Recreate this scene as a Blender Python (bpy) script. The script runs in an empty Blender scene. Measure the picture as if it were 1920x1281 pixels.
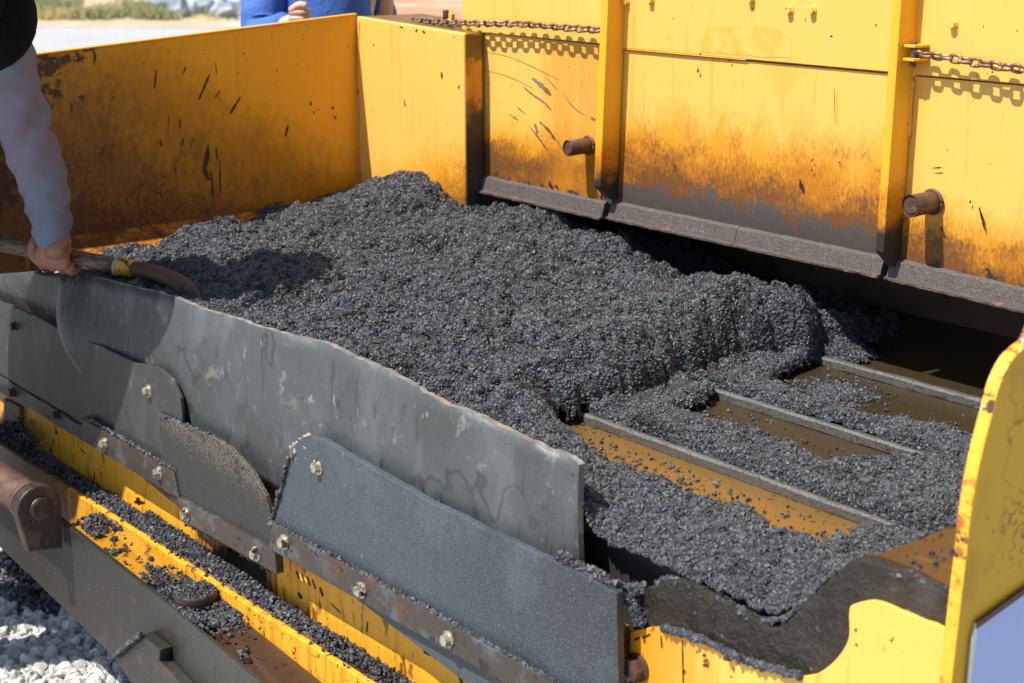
import bpy, bmesh, math, random
import numpy as np
from mathutils import Vector, Matrix, Quaternion

random.seed(7)
rng = np.random.default_rng(7)
S = bpy.context.scene
COL = S.collection
R = math.radians

# ------------------------------------------------------------------ camera
CAM_H = 1.70
FPX = 2967.0                       # focal length in pixels of a 1920 px wide frame
PITCH = math.atan2(810, FPX)
YAW = R(50.8)                      # angle between view and the machine's long axis (+Y)
FWD = Vector((-math.sin(YAW), math.cos(YAW), 0))
RGT = Vector((math.cos(YAW), math.sin(YAW), 0))
VF = FWD * math.cos(PITCH) - Vector((0, 0, math.sin(PITCH)))
VU = FWD * math.sin(PITCH) + Vector((0, 0, math.cos(PITCH)))
CAM = Vector((0, 0, CAM_H))
cd = bpy.data.cameras.new("camera")
cam = bpy.data.objects.new("camera", cd)
COL.objects.link(cam)
cam.matrix_world = Matrix(((RGT.x, VU.x, -VF.x, 0), (RGT.y, VU.y, -VF.y, 0), (RGT.z, VU.z, -VF.z, CAM_H), (0, 0, 0, 1)))
cd.sensor_width = 36
cd.lens = 36 * FPX / 1920
cd.clip_start = 0.05
cd.clip_end = 1500
cd.dof.use_dof = True
cd.dof.focus_distance = 2.55
cd.dof.aperture_fstop = 7.5
S.camera = cam

# ------------------------------------------------------------------ light
SUN_TO = Vector((0.24, 1.0, -1.72)).normalized()
w = bpy.data.worlds.new("World")
S.world = w
w.use_nodes = True
wn = w.node_tree.nodes
bg = wn["Background"]
sky = wn.new("ShaderNodeTexSky")
sky.sky_type = 'NISHITA'
sky.sun_disc = False
sky.sun_elevation = math.asin(-SUN_TO.z)
sky.sun_rotation = math.atan2(-SUN_TO.x, -SUN_TO.y)
w.node_tree.links.new(sky.outputs[0], bg.inputs[0])
bg.inputs[1].default_value = 0.09
sd = bpy.data.lights.new("sun", 'SUN')
sun = bpy.data.objects.new("sun", sd)
COL.objects.link(sun)
sun.rotation_euler = SUN_TO.to_track_quat('-Z', 'Y').to_euler()
sun.location = (0, -3, 8)
sd.energy = 4.4
sd.angle = R(0.53)
sd.color = (1.0, 0.955, 0.88)
S.view_settings.view_transform = 'Standard'
S.view_settings.look = 'None'
S.view_settings.exposure = 0.78
S.view_settings.gamma = 1
S.view_settings.use_curve_mapping = False
S.cycles.max_bounces = 7
S.cycles.caustics_reflective = False
S.cycles.caustics_refractive = False
S.cycles.sample_clamp_indirect = 6
S.cycles.use_denoising = True

# ------------------------------------------------------------------ surveying helpers
AX = {'x': 0, 'y': 1, 'z': 2}
def ray(u, v):
    return RGT * (u - 960) + VF * FPX + VU * (640 - v)
def P(u, v, ax, val):
    """where the sight line through a point of the survey photograph meets a wall, floor or plate"""
    d = ray(u, v); i = AX[ax]
    return CAM + d * ((val - CAM[i]) / d[i])
def W(u, v, depth):
    return CAM + ray(u, v) * (depth / FPX)

# ------------------------------------------------------------------ numpy noise
def _hash(ix, iy, seed):
    h = (ix * 374761393 + iy * 668265263 + seed * 974634541) & 0x7fffffff
    h = ((h ^ (h >> 13)) * 1274126177) & 0x7fffffff
    return ((h ^ (h >> 16)) & 0xffff) / 65535.0
def vnoise(x, y, seed=0):
    x = np.asarray(x, float); y = np.asarray(y, float)
    ix = np.floor(x).astype(np.int64); iy = np.floor(y).astype(np.int64)
    fx = x - ix; fy = y - iy
    fx = fx * fx * (3 - 2 * fx); fy = fy * fy * (3 - 2 * fy)
    a = _hash(ix, iy, seed); b = _hash(ix + 1, iy, seed); c = _hash(ix, iy + 1, seed); d = _hash(ix + 1, iy + 1, seed)
    return (a * (1 - fx) + b * fx) * (1 - fy) + (c * (1 - fx) + d * fx) * fy - 0.5
def fbm(x, y, sc, oct=4, seed=0, gain=0.5):
    t = 0; a = 1
    for o in range(oct):
        t = t + a * vnoise(np.asarray(x) * sc + 17.3 * o + 100, np.asarray(y) * sc - 9.1 * o + 100, seed + o)
        sc *= 2.03; a *= gain
    return t
def sstep(a, b, x):
    t = np.clip((x - a) / (b - a), 0, 1)
    return t * t * (3 - 2 * t)

# ------------------------------------------------------------------ materials
def srgb(r, g, b):
    f = lambda c: ((c / 255 + 0.055) / 1.055) ** 2.4 if c > 10 else c / 255 / 12.92
    return (f(r), f(g), f(b), 1)
def c4(c): return (c[0], c[1], c[2], 1)

def mat(name, base, rough=0.5, metallic=0.0, spec=0.5, layers=(), bump=(), coat=0.0, vary=0.0):
    """layers: dicts of a colour laid where  grad + (noise-.5)*amp  passes lo..hi.
       dir,a,b: gradient of the position; st: stretch; sc: noise scale"""
    m = bpy.data.materials.new(name); m.use_nodes = True
    nt = m.node_tree; N = nt.nodes; L = nt.links
    bs = N["Principled BSDF"]
    bs.inputs["Metallic"].default_value = metallic
    bs.inputs["Specular IOR Level"].default_value = spec
    bs.inputs["Coat Weight"].default_value = coat
    bs.inputs["Coat Roughness"].default_value = 0.15
    geo = N.new("ShaderNodeNewGeometry")
    pos = geo.outputs["Position"]
    def mul(vec, s):
        n = N.new("ShaderNodeVectorMath"); n.operation = 'MULTIPLY'
        L.new(vec, n.inputs[0]); n.inputs[1].default_value = s; return n.outputs[0]
    def dot(vec, s):
        n = N.new("ShaderNodeVectorMath"); n.operation = 'DOT_PRODUCT'
        L.new(vec, n.inputs[0]); n.inputs[1].default_value = s; return n.outputs["Value"]
    def mr(x, a, b, c=0.0, d=1.0, smooth=False):
        n = N.new("ShaderNodeMapRange"); n.interpolation_type = 'SMOOTHSTEP' if smooth else 'LINEAR'
        if hasattr(x, 'links'): L.new(x, n.inputs[0])
        else: n.inputs[0].default_value = x
        for i, q in enumerate((a, b, c, d)): n.inputs[i + 1].default_value = q
        return n.outputs[0]
    def noise(sc, st=(1, 1, 1), det=6, rg=0.6, off=0.0):
        n = N.new("ShaderNodeTexNoise")
        v = mul(pos, st)
        if off:
            a = N.new("ShaderNodeVectorMath"); a.operation = 'ADD'; L.new(v, a.inputs[0]); a.inputs[1].default_value = (off, off * 1.7, -off); v = a.outputs[0]
        L.new(v, n.inputs["Vector"]); n.inputs["Scale"].default_value = sc
        n.inputs["Detail"].default_value = det; n.inputs["Roughness"].default_value = rg
        return n.outputs["Fac"]
    def math_(op, a, b):
        n = N.new("ShaderNodeMath"); n.operation = op
        for i, q in enumerate((a, b)):
            if hasattr(q, 'links'): L.new(q, n.inputs[i])
            else: n.inputs[i].default_value = q
        return n.outputs[0]
    rgb = N.new("ShaderNodeRGB"); rgb.outputs[0].default_value = c4(base)
    col = rgb.outputs[0]
    rv = N.new("ShaderNodeValue"); rv.outputs[0].default_value = rough; rgh = rv.outputs[0]
    if vary:
        oi = N.new("ShaderNodeObjectInfo")
        f = mr(oi.outputs["Random"], 0, 1, 1 - vary, 1 + vary)
        mx = N.new("ShaderNodeVectorMath"); mx.operation = 'SCALE'
        L.new(col, mx.inputs[0]); L.new(f, mx.inputs["Scale"]); col = mx.outputs[0]
    for i, ly in enumerate(layers):
        n = noise(ly.get('sc', 8), ly.get('st', (1, 1, 1)), ly.get('det', 7), ly.get('rg', 0.62), 3.1 * i + ly.get('off', 0))
        n = math_('MULTIPLY', math_('SUBTRACT', n, 0.5), ly.get('amp', 1.0) * (1 if 'dir' in ly else 1.12 if 'det' in ly else 1.45))
        if 'dir' in ly:
            n = math_('ADD', n, mr(dot(pos, ly['dir']), ly['a'], ly['b']))
        if 'sc2' in ly:
            n2 = noise(ly['sc2'], ly.get('st2', (1, 1, 1)), 5, 0.6, 7.7 * i + 1)
            n = math_('ADD', n, math_('MULTIPLY', math_('SUBTRACT', n2, 0.5), ly.get('amp2', 0.5)))
        if 'band' in ly:
            k = mr(math_('ABSOLUTE', n, 0), 0, ly['band'], ly.get('op', 1.0), 0, True)
            n3 = math_('SUBTRACT', noise(ly['sc'] * 1.7, (1, 1, 1), 3, 0.5, 9.1 * i + 5), 0.5)
            k = math_('MULTIPLY', k, mr(n3, 0.0, 0.12))
        else:
            k = mr(n, ly['lo'], ly['hi'], 0, ly.get('op', 1.0), True)
        mx = N.new("ShaderNodeMix"); mx.data_type = 'RGBA'
        L.new(k, mx.inputs[0]); L.new(col, mx.inputs[6]); mx.inputs[7].default_value = c4(ly['col'])
        col = mx.outputs[2]
        if 'rough' in ly:
            mf = N.new("ShaderNodeMix"); mf.data_type = 'FLOAT'
            L.new(k, mf.inputs[0]); L.new(rgh, mf.inputs[2]); mf.inputs[3].default_value = ly['rough']
            rgh = mf.outputs[0]
    L.new(col, bs.inputs["Base Color"]); L.new(rgh, bs.inputs["Roughness"])
    last = None
    for sc, st, dist, strength in bump:
        b = N.new("ShaderNodeBump"); b.inputs["Distance"].default_value = dist; b.inputs["Strength"].default_value = strength
        L.new(noise(sc, st, 8, 0.65, sc), b.inputs["Height"])
        if last is not None: L.new(last, b.inputs["Normal"])
        last = b.outputs[0]
    if last is not None: L.new(last, bs.inputs["Normal"])
    return m

YEL = (0.81, 0.465, 0.095)
ORG = (0.50, 0.17, 0.008)
BRN = (0.13, 0.045, 0.008)
TAR = (0.030, 0.024, 0.021)
LEDGE = (0.085, 0.068, 0.062)

def grime(z_top, z_bot, d=(0, 0, -1), extra=()):
    """yellow -> orange film -> brown -> tar going down a plate"""
    return [
        dict(col=(0.72, 0.30, 0.014), dir=d, a=-z_top, b=-z_bot, sc=9, st=(1.6, 1.6, 0.8), amp=0.7, sc2=75, st2=(2, 2, 0.8), amp2=0.6, lo=0.10, hi=0.60, op=0.95, off=z_top),
        dict(col=(0.42, 0.14, 0.008), dir=d, a=-z_top, b=-z_bot, sc=9, st=(1.4, 1.4, 0.9), amp=1.3, sc2=120, st2=(2, 2, 0.8), amp2=1.1, lo=0.30, hi=0.85, op=0.9, off=z_top),
        dict(col=(0.13, 0.050, 0.018), dir=d, a=-z_top, b=-z_bot, sc=4, st=(1.0, 1.0, 2.6), amp=1.9, sc2=110, st2=(1.6, 1.6, 1), amp2=0.9, lo=0.48, hi=1.0, op=0.9, off=z_top + 2),
    ] + list(extra)
SPECKS = dict(col=(0.10, 0.04, 0.012), sc=75, amp=1, lo=0.235, hi=0.27, det=3)
STREAK = dict(col=(0.62, 0.24, 0.012), sc=9, st=(6, 6, 0.35), amp=1, lo=0.10, hi=0.26, op=0.35)
PB = [(260, (1, 1, 1), 0.0006, 0.25), (4, (1, 1, 1), 0.01, 0.25)]

M = {}
M['panel_up'] = mat("yellow_paint", YEL, 0.42, layers=[STREAK, dict(col=(0.7, 0.3, 0.015), sc=4, amp=1, lo=0.1, hi=0.3, op=0.35), SPECKS], bump=PB)
M['panel_a'] = mat("yellow_paint_left_panel", YEL, 0.42, layers=[STREAK] + grime(1.29, 1.12) + [
    dict(col=(0.55, 0.2, 0.01), dir=(1, 0, 0), a=-2.72, b=-2.55, sc=4, st=(5, 5, .4), amp=1.2, lo=0.55, hi=1.0, op=0.5),
    dict(col=TAR, dir=(0, 0, -1), a=-1.2, b=-1.10, sc=60, amp=1.6, lo=0.85, hi=0.95, rough=0.6), SPECKS], bump=PB)
M['panel_b'] = mat("yellow_paint_middle_panel", YEL, 0.42, layers=[STREAK] + grime(1.375, 1.15) + [
    dict(col=LEDGE, dir=(0.0, 0, -1), a=-1.22, b=-1.10, sc=11, st=(1.5, 1, 1), amp=1.3, sc2=90, amp2=0.6, lo=0.44, hi=0.52, rough=0.55),
    dict(col=(0.70, 0.33, 0.02), sc=5, amp=1, lo=0.05, hi=0.3, op=0.35),
    dict(col=(0.035, 0.026, 0.022), dir=(0, 0, -1), a=-1.24, b=-1.12, sc=420, amp=2.2, det=3, lo=.62, hi=.95, op=.7), SPECKS], bump=PB)
M['panel_c'] = mat("yellow_paint_right_panel", YEL, 0.42, layers=[STREAK] + grime(1.27, 1.10) + [
    dict(col=TAR, dir=(0, 0, -1), a=-1.2, b=-1.11, sc=22, amp=1.5, sc2=90, amp2=0.6, lo=0.93, hi=1.0, rough=0.6), SPECKS], bump=PB)
M['rib'] = mat("rib_paint", (0.80, 0.41, 0.022), 0.42, layers=grime(1.30, 1.12) + [  # deeper yellow than the panels: side-face shade put into the base colour
    dict(col=TAR, dir=(0, 0, -1), a=-1.26, b=-1.13, sc=18, amp=0.9, lo=0.45, hi=0.75, rough=0.45), SPECKS], bump=PB)
M['end_plate'] = mat("end_plate_paint", YEL, 0.42, layers=[STREAK] + grime(2.12, 1.80, (0.30, 0, -1)) + [SPECKS], bump=PB)
M['end_side'] = mat("end_side_paint", (0.62, 0.27, 0.02), 0.45, layers=[
    dict(col=(0.34, 0.10, 0.008), sc=20, st=(1, 1, .5), amp=1, lo=-.05, hi=.2, op=.8),
    dict(col=(0.16, 0.09, 0.01), dir=(0, 0, 1), a=1.30, b=1.42, sc=30, amp=1.2, lo=.62, hi=.70, op=.9),
    dict(col=TAR, dir=(0, 0, -1), a=-1.36, b=-1.22, sc=24, amp=1.2, lo=0.35, hi=0.75, rough=0.5)], bump=PB)
M['wing'] = mat("wing_paint", (0.80, 0.36, 0.018), 0.36, layers=[
    dict(col=(0.40, 0.175, 0.006), dir=(0, -0.6, -1), a=-2.50, b=-2.15, sc=7, st=(1, 1, .8), amp=0.7, sc2=60, amp2=0.5, st2=(1, 1, .6), lo=0.10, hi=0.75, op=.95),
    dict(col=(0.17, 0.062, 0.006), dir=(0, -0.6, -1), a=-2.40, b=-1.98, sc=6, amp=0.9, sc2=70, amp2=1.0, st2=(1, 1, .6), lo=0.22, hi=0.85, op=.93, rough=.5),
    dict(col=(0.05, 0.018, 0.006), dir=(0, -0.6, -1), a=-2.34, b=-1.86, sc=9, amp=0.9, sc2=110, amp2=1.9, lo=0.45, hi=1.0, op=.85, rough=.45),
    dict(col=(0.02, 0.008, 0.005), dir=(0, -1, 0.5), a=-0.92, b=-0.66, sc=9, st=(1, 1.6, 4), amp=1.8, sc2=60, amp2=1.2, lo=0.80, hi=0.95, op=.95, rough=.4),
    dict(col=(0.015, 0.007, 0.004), dir=(0, -0.6, -1), a=-2.2, b=-1.9, sc=5, amp=3.2, sc2=80, amp2=1.2, lo=1.25, hi=1.45, op=.95, rough=.4, off=4.0),
    dict(col=(0.5, 0.2, 0.01), sc=12, st=(1, 7, .4), amp=1, lo=0.12, hi=0.3, op=0.3),
    dict(col=(0.05, 0.02, 0.008), sc=90, amp=1, lo=0.215, hi=0.25, det=3)], bump=PB)
M['slope'] = mat("tarry_sloped_plate", (0.48, 0.19, 0.018), 0.4, layers=[
    dict(col=(0.11, 0.035, 0.01), sc=14, st=(1, 1, 1), amp=1, lo=-0.12, hi=0.10, op=.85),
    dict(col=(0.05, 0.03, 0.022), sc=170, amp=1, lo=0.0, hi=0.1, det=4, op=.85),
    dict(col=(0.02, 0.012, 0.01), sc=20, st=(1, 5, 1), amp=1, lo=0.12, hi=0.24)], bump=[(200, (1, 1, 1), .002, .5)])
M['greasy'] = mat("greasy_dark_steel", (0.045, 0.028, 0.021), 0.35, 0.3, layers=[dict(col=(0.11, 0.06, 0.04), sc=26, amp=1, lo=.0, hi=.25), dict(col=(0.25, 0.2, 0.17), sc=90, amp=1, det=3, lo=.18, hi=.24)], bump=[(90, (1, 1, 1), .004, .7)])
M['lip'] = mat("tar_coated_lip", (0.092, 0.073, 0.066), 0.5, layers=[
    dict(col=(0.045, 0.035, 0.03), sc=420, amp=1, lo=-0.02, hi=0.12, det=3),
    dict(col=(0.35, 0.12, 0.02), sc=24, st=(1, 1, .5), amp=1, lo=0.2, hi=0.27, op=.6),
    dict(col=(0.24, 0.21, 0.20), sc=300, amp=1, lo=0.15, hi=0.23, det=2, op=.8)],
    bump=[(300, (1, 1, 1), .0025, .7), (30, (1, 1, 1), .006, .5)])
M['rust'] = mat("rusted_steel", (0.11, 0.060, 0.040), 0.55, 0.2, layers=[
    dict(col=(0.07, 0.035, 0.025), sc=30, amp=1, lo=-.1, hi=.15),
    dict(col=(0.22, 0.11, 0.05), sc=60, amp=1, lo=.08, hi=.2, op=.6),
    dict(col=(0.26, 0.23, 0.2), sc=24, st=(1, 1, 3), amp=1, lo=.17, hi=.28, op=.6)], bump=[(180, (1, 1, 1), .001, .4)])
M['chain'] = mat("rusty_chain_steel", (0.27, 0.155, 0.085), 0.42, 0.35, layers=[
    dict(col=(0.13, 0.06, 0.035), sc=70, amp=1, lo=-.05, hi=.15),
    dict(col=(0.45, 0.40, 0.33), sc=45, amp=1, lo=.05, hi=.2, op=.8)], bump=[(300, (1, 1, 1), .0006, .4)])
RUB = (0.066, 0.074, 0.078)
M['rubber'] = mat("worn_rubber_sheet", RUB, 0.44, layers=[
    dict(col=(0.050, 0.053, 0.054), sc=4, st=(1.5, 1, 1.2), amp=1, lo=-.08, hi=.16, op=.85),
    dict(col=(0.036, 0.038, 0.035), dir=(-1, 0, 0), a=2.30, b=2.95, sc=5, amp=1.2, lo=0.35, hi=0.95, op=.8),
    dict(col=(0.098, 0.110, 0.118), sc=6, st=(1.6, 1, 1.1), amp=1, lo=.0, hi=.22, op=.75),
    dict(col=(0.028, 0.032, 0.038), sc=9, st=(1.8, 1, 1), amp=1, det=9, lo=.10, hi=.17, op=.6),
    dict(col=(0.030, 0.030, 0.030), sc=20, st=(4, 1, .5), amp=1, lo=.12, hi=.3, op=.6),
    dict(col=(0.20, 0.205, 0.205), sc=16, st=(1.7, 1, 1.4), amp=1, det=9, lo=.13, hi=.22, op=.55),
    dict(col=(0.22, 0.19, 0.15), sc=8, st=(1, 1, 1.6), amp=1, det=10, lo=.155, hi=.22, op=.6),
    dict(col=(0.022, 0.025, 0.03), sc=5, st=(1.3, 1, 1), amp=1, det=3, band=.030, op=.7),
    dict(col=(0.20, 0.21, 0.22), sc=8, st=(1.5, 1, .7), amp=1, det=4, band=.005, op=.4, off=3.3),
    dict(col=(0.25, 0.26, 0.27), sc=38, st=(1.4, 1, .5), amp=1, det=3, lo=.215, hi=.26, op=.7),
    dict(col=(0.018, 0.016, 0.014), sc=110, amp=1, lo=.20, hi=.24, det=3)], bump=[(9, (1.5, 1, 1), .008, .35), (140, (1, 1, 1), .0008, .6), (30, (1, 1, .4), .002, .4)])
M['rubber_edge'] = mat("torn_rubber_edge", (0.14, 0.135, 0.125), 0.7, layers=[
    dict(col=(0.24, 0.225, 0.205), sc=50, amp=1, lo=-.05, hi=.15),
    dict(col=(0.30, 0.20, 0.12), sc=22, amp=1, lo=.10, hi=.2, op=.8),
    dict(col=(0.06, 0.055, 0.05), sc=35, amp=1, lo=.12, hi=.2)], bump=[(160, (1, 1, 1), .003, .8)])
M['plate_dark'] = mat("dark_cover_plate", (0.042, 0.043, 0.040), 0.48, layers=[
    dict(col=(0.015, 0.014, 0.013), sc=11, st=(2.2, 1, .7), amp=1, det=4, band=.02, op=.7),
    dict(col=(0.13, 0.14, 0.14), sc=18, st=(1, 1, .5), amp=1, det=2, band=.006, op=.6, off=1.7),
    dict(col=(0.065, 0.070, 0.068), sc=9, st=(2, 1, .7), amp=1, lo=0, hi=.3, op=.8),
    dict(col=(0.024, 0.023, 0.022), sc=50, st=(2.5, 1, .6), amp=1, lo=.14, hi=.24, op=.8),
    dict(col=(0.16, 0.17, 0.17), sc=40, st=(1, 1, .3), amp=1, lo=.22, hi=.3, op=.5),
    dict(col=(0.02, 0.02, 0.02), sc=110, amp=1, lo=.21, hi=.25, det=3)], bump=[(160, (1, 1, 1), .0012, .5), (20, (1, 1, 1), .003, .3)])
M['plate_speck'] = mat("crusted_cover_plate", (0.036, 0.036, 0.032), 0.5, layers=[
    dict(col=(0.16, 0.125, 0.09), dir=(0.1, 0, 1), a=0.44, b=0.53, sc=260, amp=3.0, lo=0.75, hi=1.15, det=4, op=.75),
    dict(col=(0.11, 0.055, 0.03), dir=(0.1, 0, 1), a=0.44, b=0.58, sc=60, amp=1.0, lo=0.9, hi=1.1, op=.7),
    dict(col=(0.02, 0.02, 0.018), sc=30, amp=1, lo=.12, hi=.25, op=.8)], bump=[(230, (1, 1, 1), .003, .8)])
M['plate_blue'] = mat("blue_grey_rubber_plate", (0.050, 0.064, 0.076), 0.5, layers=[
    dict(col=(0.026, 0.030, 0.036), dir=(1, 0, 0), a=-1.9, b=-1.3, sc=7, amp=.9, lo=.2, hi=.95, op=.85),
    dict(col=(0.075, 0.096, 0.112), sc=7, amp=1, lo=.0, hi=.28, op=.7),
    dict(col=(0.14, 0.17, 0.19), sc=420, amp=1, lo=.03, hi=.2, det=2, op=.6),
    dict(col=(0.02, 0.025, 0.032), sc=330, amp=1, lo=.05, hi=.2, det=2, op=.7),
    dict(col=(0.06, 0.052, 0.03), sc=10, st=(8, 1, .15), amp=1, lo=.2, hi=.3, op=.7),
    dict(col=(0.25, 0.28, 0.30), sc=60, amp=1, lo=.27, hi=.31, op=.6)], bump=[(420, (1, 1, 1), .0012, .6)])
M['strip'] = mat("rusty_clamp_strip", (0.060, 0.048, 0.040), 0.42, 0.25, layers=[
    dict(col=(0.10, 0.12, 0.125), sc=16, amp=1, lo=.02, hi=.2, op=.8),
    dict(col=(0.13, 0.055, 0.025), sc=20, st=(1, 1, 2), amp=1, lo=.08, hi=.25, op=.8),
    dict(col=(0.30, 0.11, 0.03), sc=50, st=(1, 1, 3), amp=1, lo=.22, hi=.3, op=.6),
    dict(col=(0.02, 0.017, 0.015), sc=40, amp=1, lo=.12, hi=.22)], bump=[(150, (1, 1, 1), .001, .5)])
M['bolt'] = mat("galvanised_bolt", (0.50, 0.47, 0.36), 0.38, 0.6, layers=[dict(col=(0.16, 0.12, 0.08), sc=90, amp=1, lo=-.02, hi=.16), dict(col=(0.03, 0.025, 0.02), sc=60, amp=1, lo=.12, hi=.2)], bump=[(300, (1, 1, 1), .0004, .3)])
M['bolt_dark'] = mat("shade_toned_bolt", (0.05, 0.045, 0.04), 0.4, 0.4, layers=[dict(col=(0.2, 0.13, 0.08), sc=120, amp=1, lo=.15, hi=.25)])  # near-black base paints in the shade on the far-left bolts; rusty specks
M['bolt_yellow'] = mat("painted_bolt", YEL, 0.4, layers=[dict(col=(0.3, 0.12, 0.02), sc=150, amp=1, lo=.12, hi=.22)])
M['beam'] = mat("scuffed_yellow_beam", (0.80, 0.39, 0.025), 0.45, layers=[
    dict(col=(0.62, 0.24, 0.012), sc=10, st=(5, 1, .4), amp=1, lo=.0, hi=.22, op=.7),
    dict(col=(0.16, 0.06, 0.012), sc=15, st=(3, 1, 1), amp=1, lo=.08, hi=.22, op=.9),
    dict(col=(0.05, 0.03, 0.02), sc=48, st=(2, 1, 1), amp=1, lo=.185, hi=.21, det=4),
    dict(col=(0.04, 0.025, 0.018), sc=130, amp=1, lo=.21, hi=.24, det=3)], bump=PB)
M['rail_low'] = mat("greasy_yellow_rail_shaded_end", (0.80, 0.39, 0.025), 0.42, layers=[
    dict(col=(0.60, 0.22, 0.012), sc=12, st=(5, 1, .3), amp=1, lo=-.08, hi=.2, op=.8),
    dict(col=(0.11, 0.04, 0.012), dir=(0, 0, 1), a=.49, b=.53, sc=26, st=(2, 1, .5), amp=2.6, lo=.95, hi=1.15, op=.95, rough=.35),
    dict(col=(0.14, 0.05, 0.012), dir=(-1, 0, 0), a=2.85, b=3.15, sc=22, st=(6, 1, .4), amp=1.4, lo=.35, hi=.8, op=.92, rough=.35),  # darker left end: worker's shadow put into the colour as rust brown
    dict(col=(0.05, 0.025, 0.015), sc=60, amp=1, lo=.12, hi=.18, op=.9)], bump=PB)
M['beam_rust'] = mat("rusting_beam_end", (0.30, 0.11, 0.015), 0.5, layers=[
    dict(col=(0.09, 0.035, 0.012), sc=20, st=(5, 1, .5), amp=1, lo=-.05, hi=.12),
    dict(col=(0.72, 0.32, 0.02), sc=14, st=(5, 1, .5), amp=1, lo=.12, hi=.22, op=.8)], bump=PB)
M['arm'] = mat("oiled_push_arm_steel", (0.024, 0.021, 0.018), 0.40, 0.15, layers=[
    dict(col=(0.048, 0.048, 0.041), dir=(1, 0, 0), a=-2.8, b=-2.1, sc=5, amp=1.1, lo=.3, hi=.9, op=.8),
    dict(col=(0.12, 0.06, 0.04), sc=16, st=(1, 1, 1), amp=1, lo=.13, hi=.3, op=.7),
    dict(col=(0.02, 0.018, 0.016), sc=30, st=(4, 1, .6), amp=1, lo=.15, hi=.25, op=.8),
    dict(col=(0.25, 0.23, 0.2), sc=330, amp=1, lo=.19, hi=.24, det=2, op=.8)], bump=[(200, (1, 1, 1), .0008, .5)])
M['arm_top'] = mat("tar_smeared_arm_top", (0.42, 0.19, 0.012), 0.25, layers=[
    dict(col=(0.055, 0.028, 0.014), dir=(1, 0, 0), a=-2.62, b=-2.36, sc=14, amp=1.3, lo=.3, hi=.75),
    dict(col=(0.035, 0.02, 0.012), sc=36, amp=1, lo=.05, hi=.22, op=.8)], bump=[(90, (1, 1, 1), .002, .5)])
M['floor'] = mat("polished_conveyor_steel", (0.30, 0.17, 0.045), 0.26, 0.55, layers=[
    dict(col=(0.085, 0.060, 0.028), dir=(0, 1, 0), a=1.62, b=1.90, sc=5, amp=.5, lo=.1, hi=.6),
    dict(col=(0.5, 0.24, 0.06), dir=(0, -1, 0), a=-1.68, b=-1.5, sc=16, st=(.4, 6, 1), amp=1, lo=.7, hi=1.1, op=.5),
    dict(col=(0.08, 0.045, 0.025), sc=60, amp=1, lo=.12, hi=.22, op=.8)], bump=[(20, (.3, 8, 1), .0015, .4), (250, (1, 1, 1), .0005, .4)])
M['flight'] = mat("dusty_flight_bar", (0.105, 0.098, 0.092), 0.5, 0.1, layers=[
    dict(col=(0.045, 0.042, 0.04), sc=260, amp=1, lo=0, hi=.12, det=3),
    dict(col=(0.22, 0.21, 0.2), sc=300, amp=1, lo=.14, hi=.22, det=2)], bump=[(260, (1, 1, 1), .002, .8)])
M['chute'] = mat("brown_chute_steel", (0.075, 0.036, 0.015), 0.3, 0.2, layers=[
    dict(col=(0.055, 0.028, 0.014), sc=8, amp=1, lo=-.05, hi=.2, op=.8),
    dict(col=(0.03, 0.02, 0.018), sc=80, amp=1, lo=.17, hi=.22, det=3),
    dict(col=(0.17, 0.075, 0.02), sc=10, st=(1, 5, 1), amp=1, lo=.12, hi=.25, op=.7)], bump=[(240, (1, 1, 1), .0008, .5)])
M['edging'] = mat("tarred_front_edging", (0.026, 0.021, 0.015), 0.30, layers=[
    dict(col=(0.018, 0.014, 0.01), sc=12, st=(4, 1, .6), amp=1, lo=0, hi=.15),
    dict(col=(0.07, 0.065, 0.055), sc=10, amp=1, lo=.05, hi=.28, op=.7),
    dict(col=(0.20, 0.20, 0.21), sc=110, amp=1, lo=.19, hi=.24, det=3, op=.7)], bump=[(120, (1, 1, 1), .005, .9), (34, (1, 1, 1), .016, .9)])
M['blade'] = mat("near_wing_paint", (0.62, 0.35, 0.008), 0.42, spec=0.3, coat=0.0, layers=[
    dict(col=(0.45, 0.24, 0.015), sc=9, amp=1, lo=0, hi=.25, op=.6),
    dict(col=(0.09, 0.045, 0.012), sc=7, amp=1, det=4, band=.012, op=.7),
    dict(col=(0.05, 0.025, 0.01), sc=30, amp=1, lo=.20, hi=.27, op=.85),
    dict(col=(0.25, 0.12, 0.02), sc=14, st=(1, 3, 1), amp=1, lo=.2, hi=.3, op=.5)], bump=[(8, (1, 1, 1), .01, .3)])
M['blade_edge'] = mat("near_wing_edge_paint", (0.82, 0.42, 0.03), 0.5, layers=[
    dict(col=(0.42, 0.12, 0.012), sc=20, amp=1, lo=.02, hi=.12),
    dict(col=(0.09, 0.035, 0.02), sc=30, amp=1, lo=.12, hi=.18),
    dict(col=(0.5, 0.45, 0.42), sc=24, amp=1, lo=.14, hi=.2)], bump=[(60, (1, 1, 1), .004, .8)])
M['front_yellow'] = mat("front_yellow_paint", (0.82, 0.47, 0.085), 0.4, layers=[
    dict(col=(0.74, 0.28, 0.012), dir=(-1, 0, 0), a=1.10, b=1.33, sc=9, st=(6, 1, .6), amp=.9, lo=.25, hi=.8, op=.9),
    dict(col=(0.74, 0.30, 0.015), sc=12, st=(8, 1, .3), amp=1, lo=.1, hi=.22, op=.6),
    dict(col=(0.13, 0.05, 0.012), sc=36, st=(1.6, 1, 1), amp=1, lo=.2, hi=.235)], bump=PB)
M['decal'] = mat("pale_blue_sign", (0.36, 0.46, 0.80), 0.35, layers=[dict(col=(0.24, 0.34, 0.66), sc=5, amp=1, lo=-.05, hi=.3)])
M['decal_red'] = mat("dark_red_border", (0.07, 0.008, 0.008), 0.4)
M['decal_white'] = mat("white_border", (0.7, 0.66, 0.5), 0.4)
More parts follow.
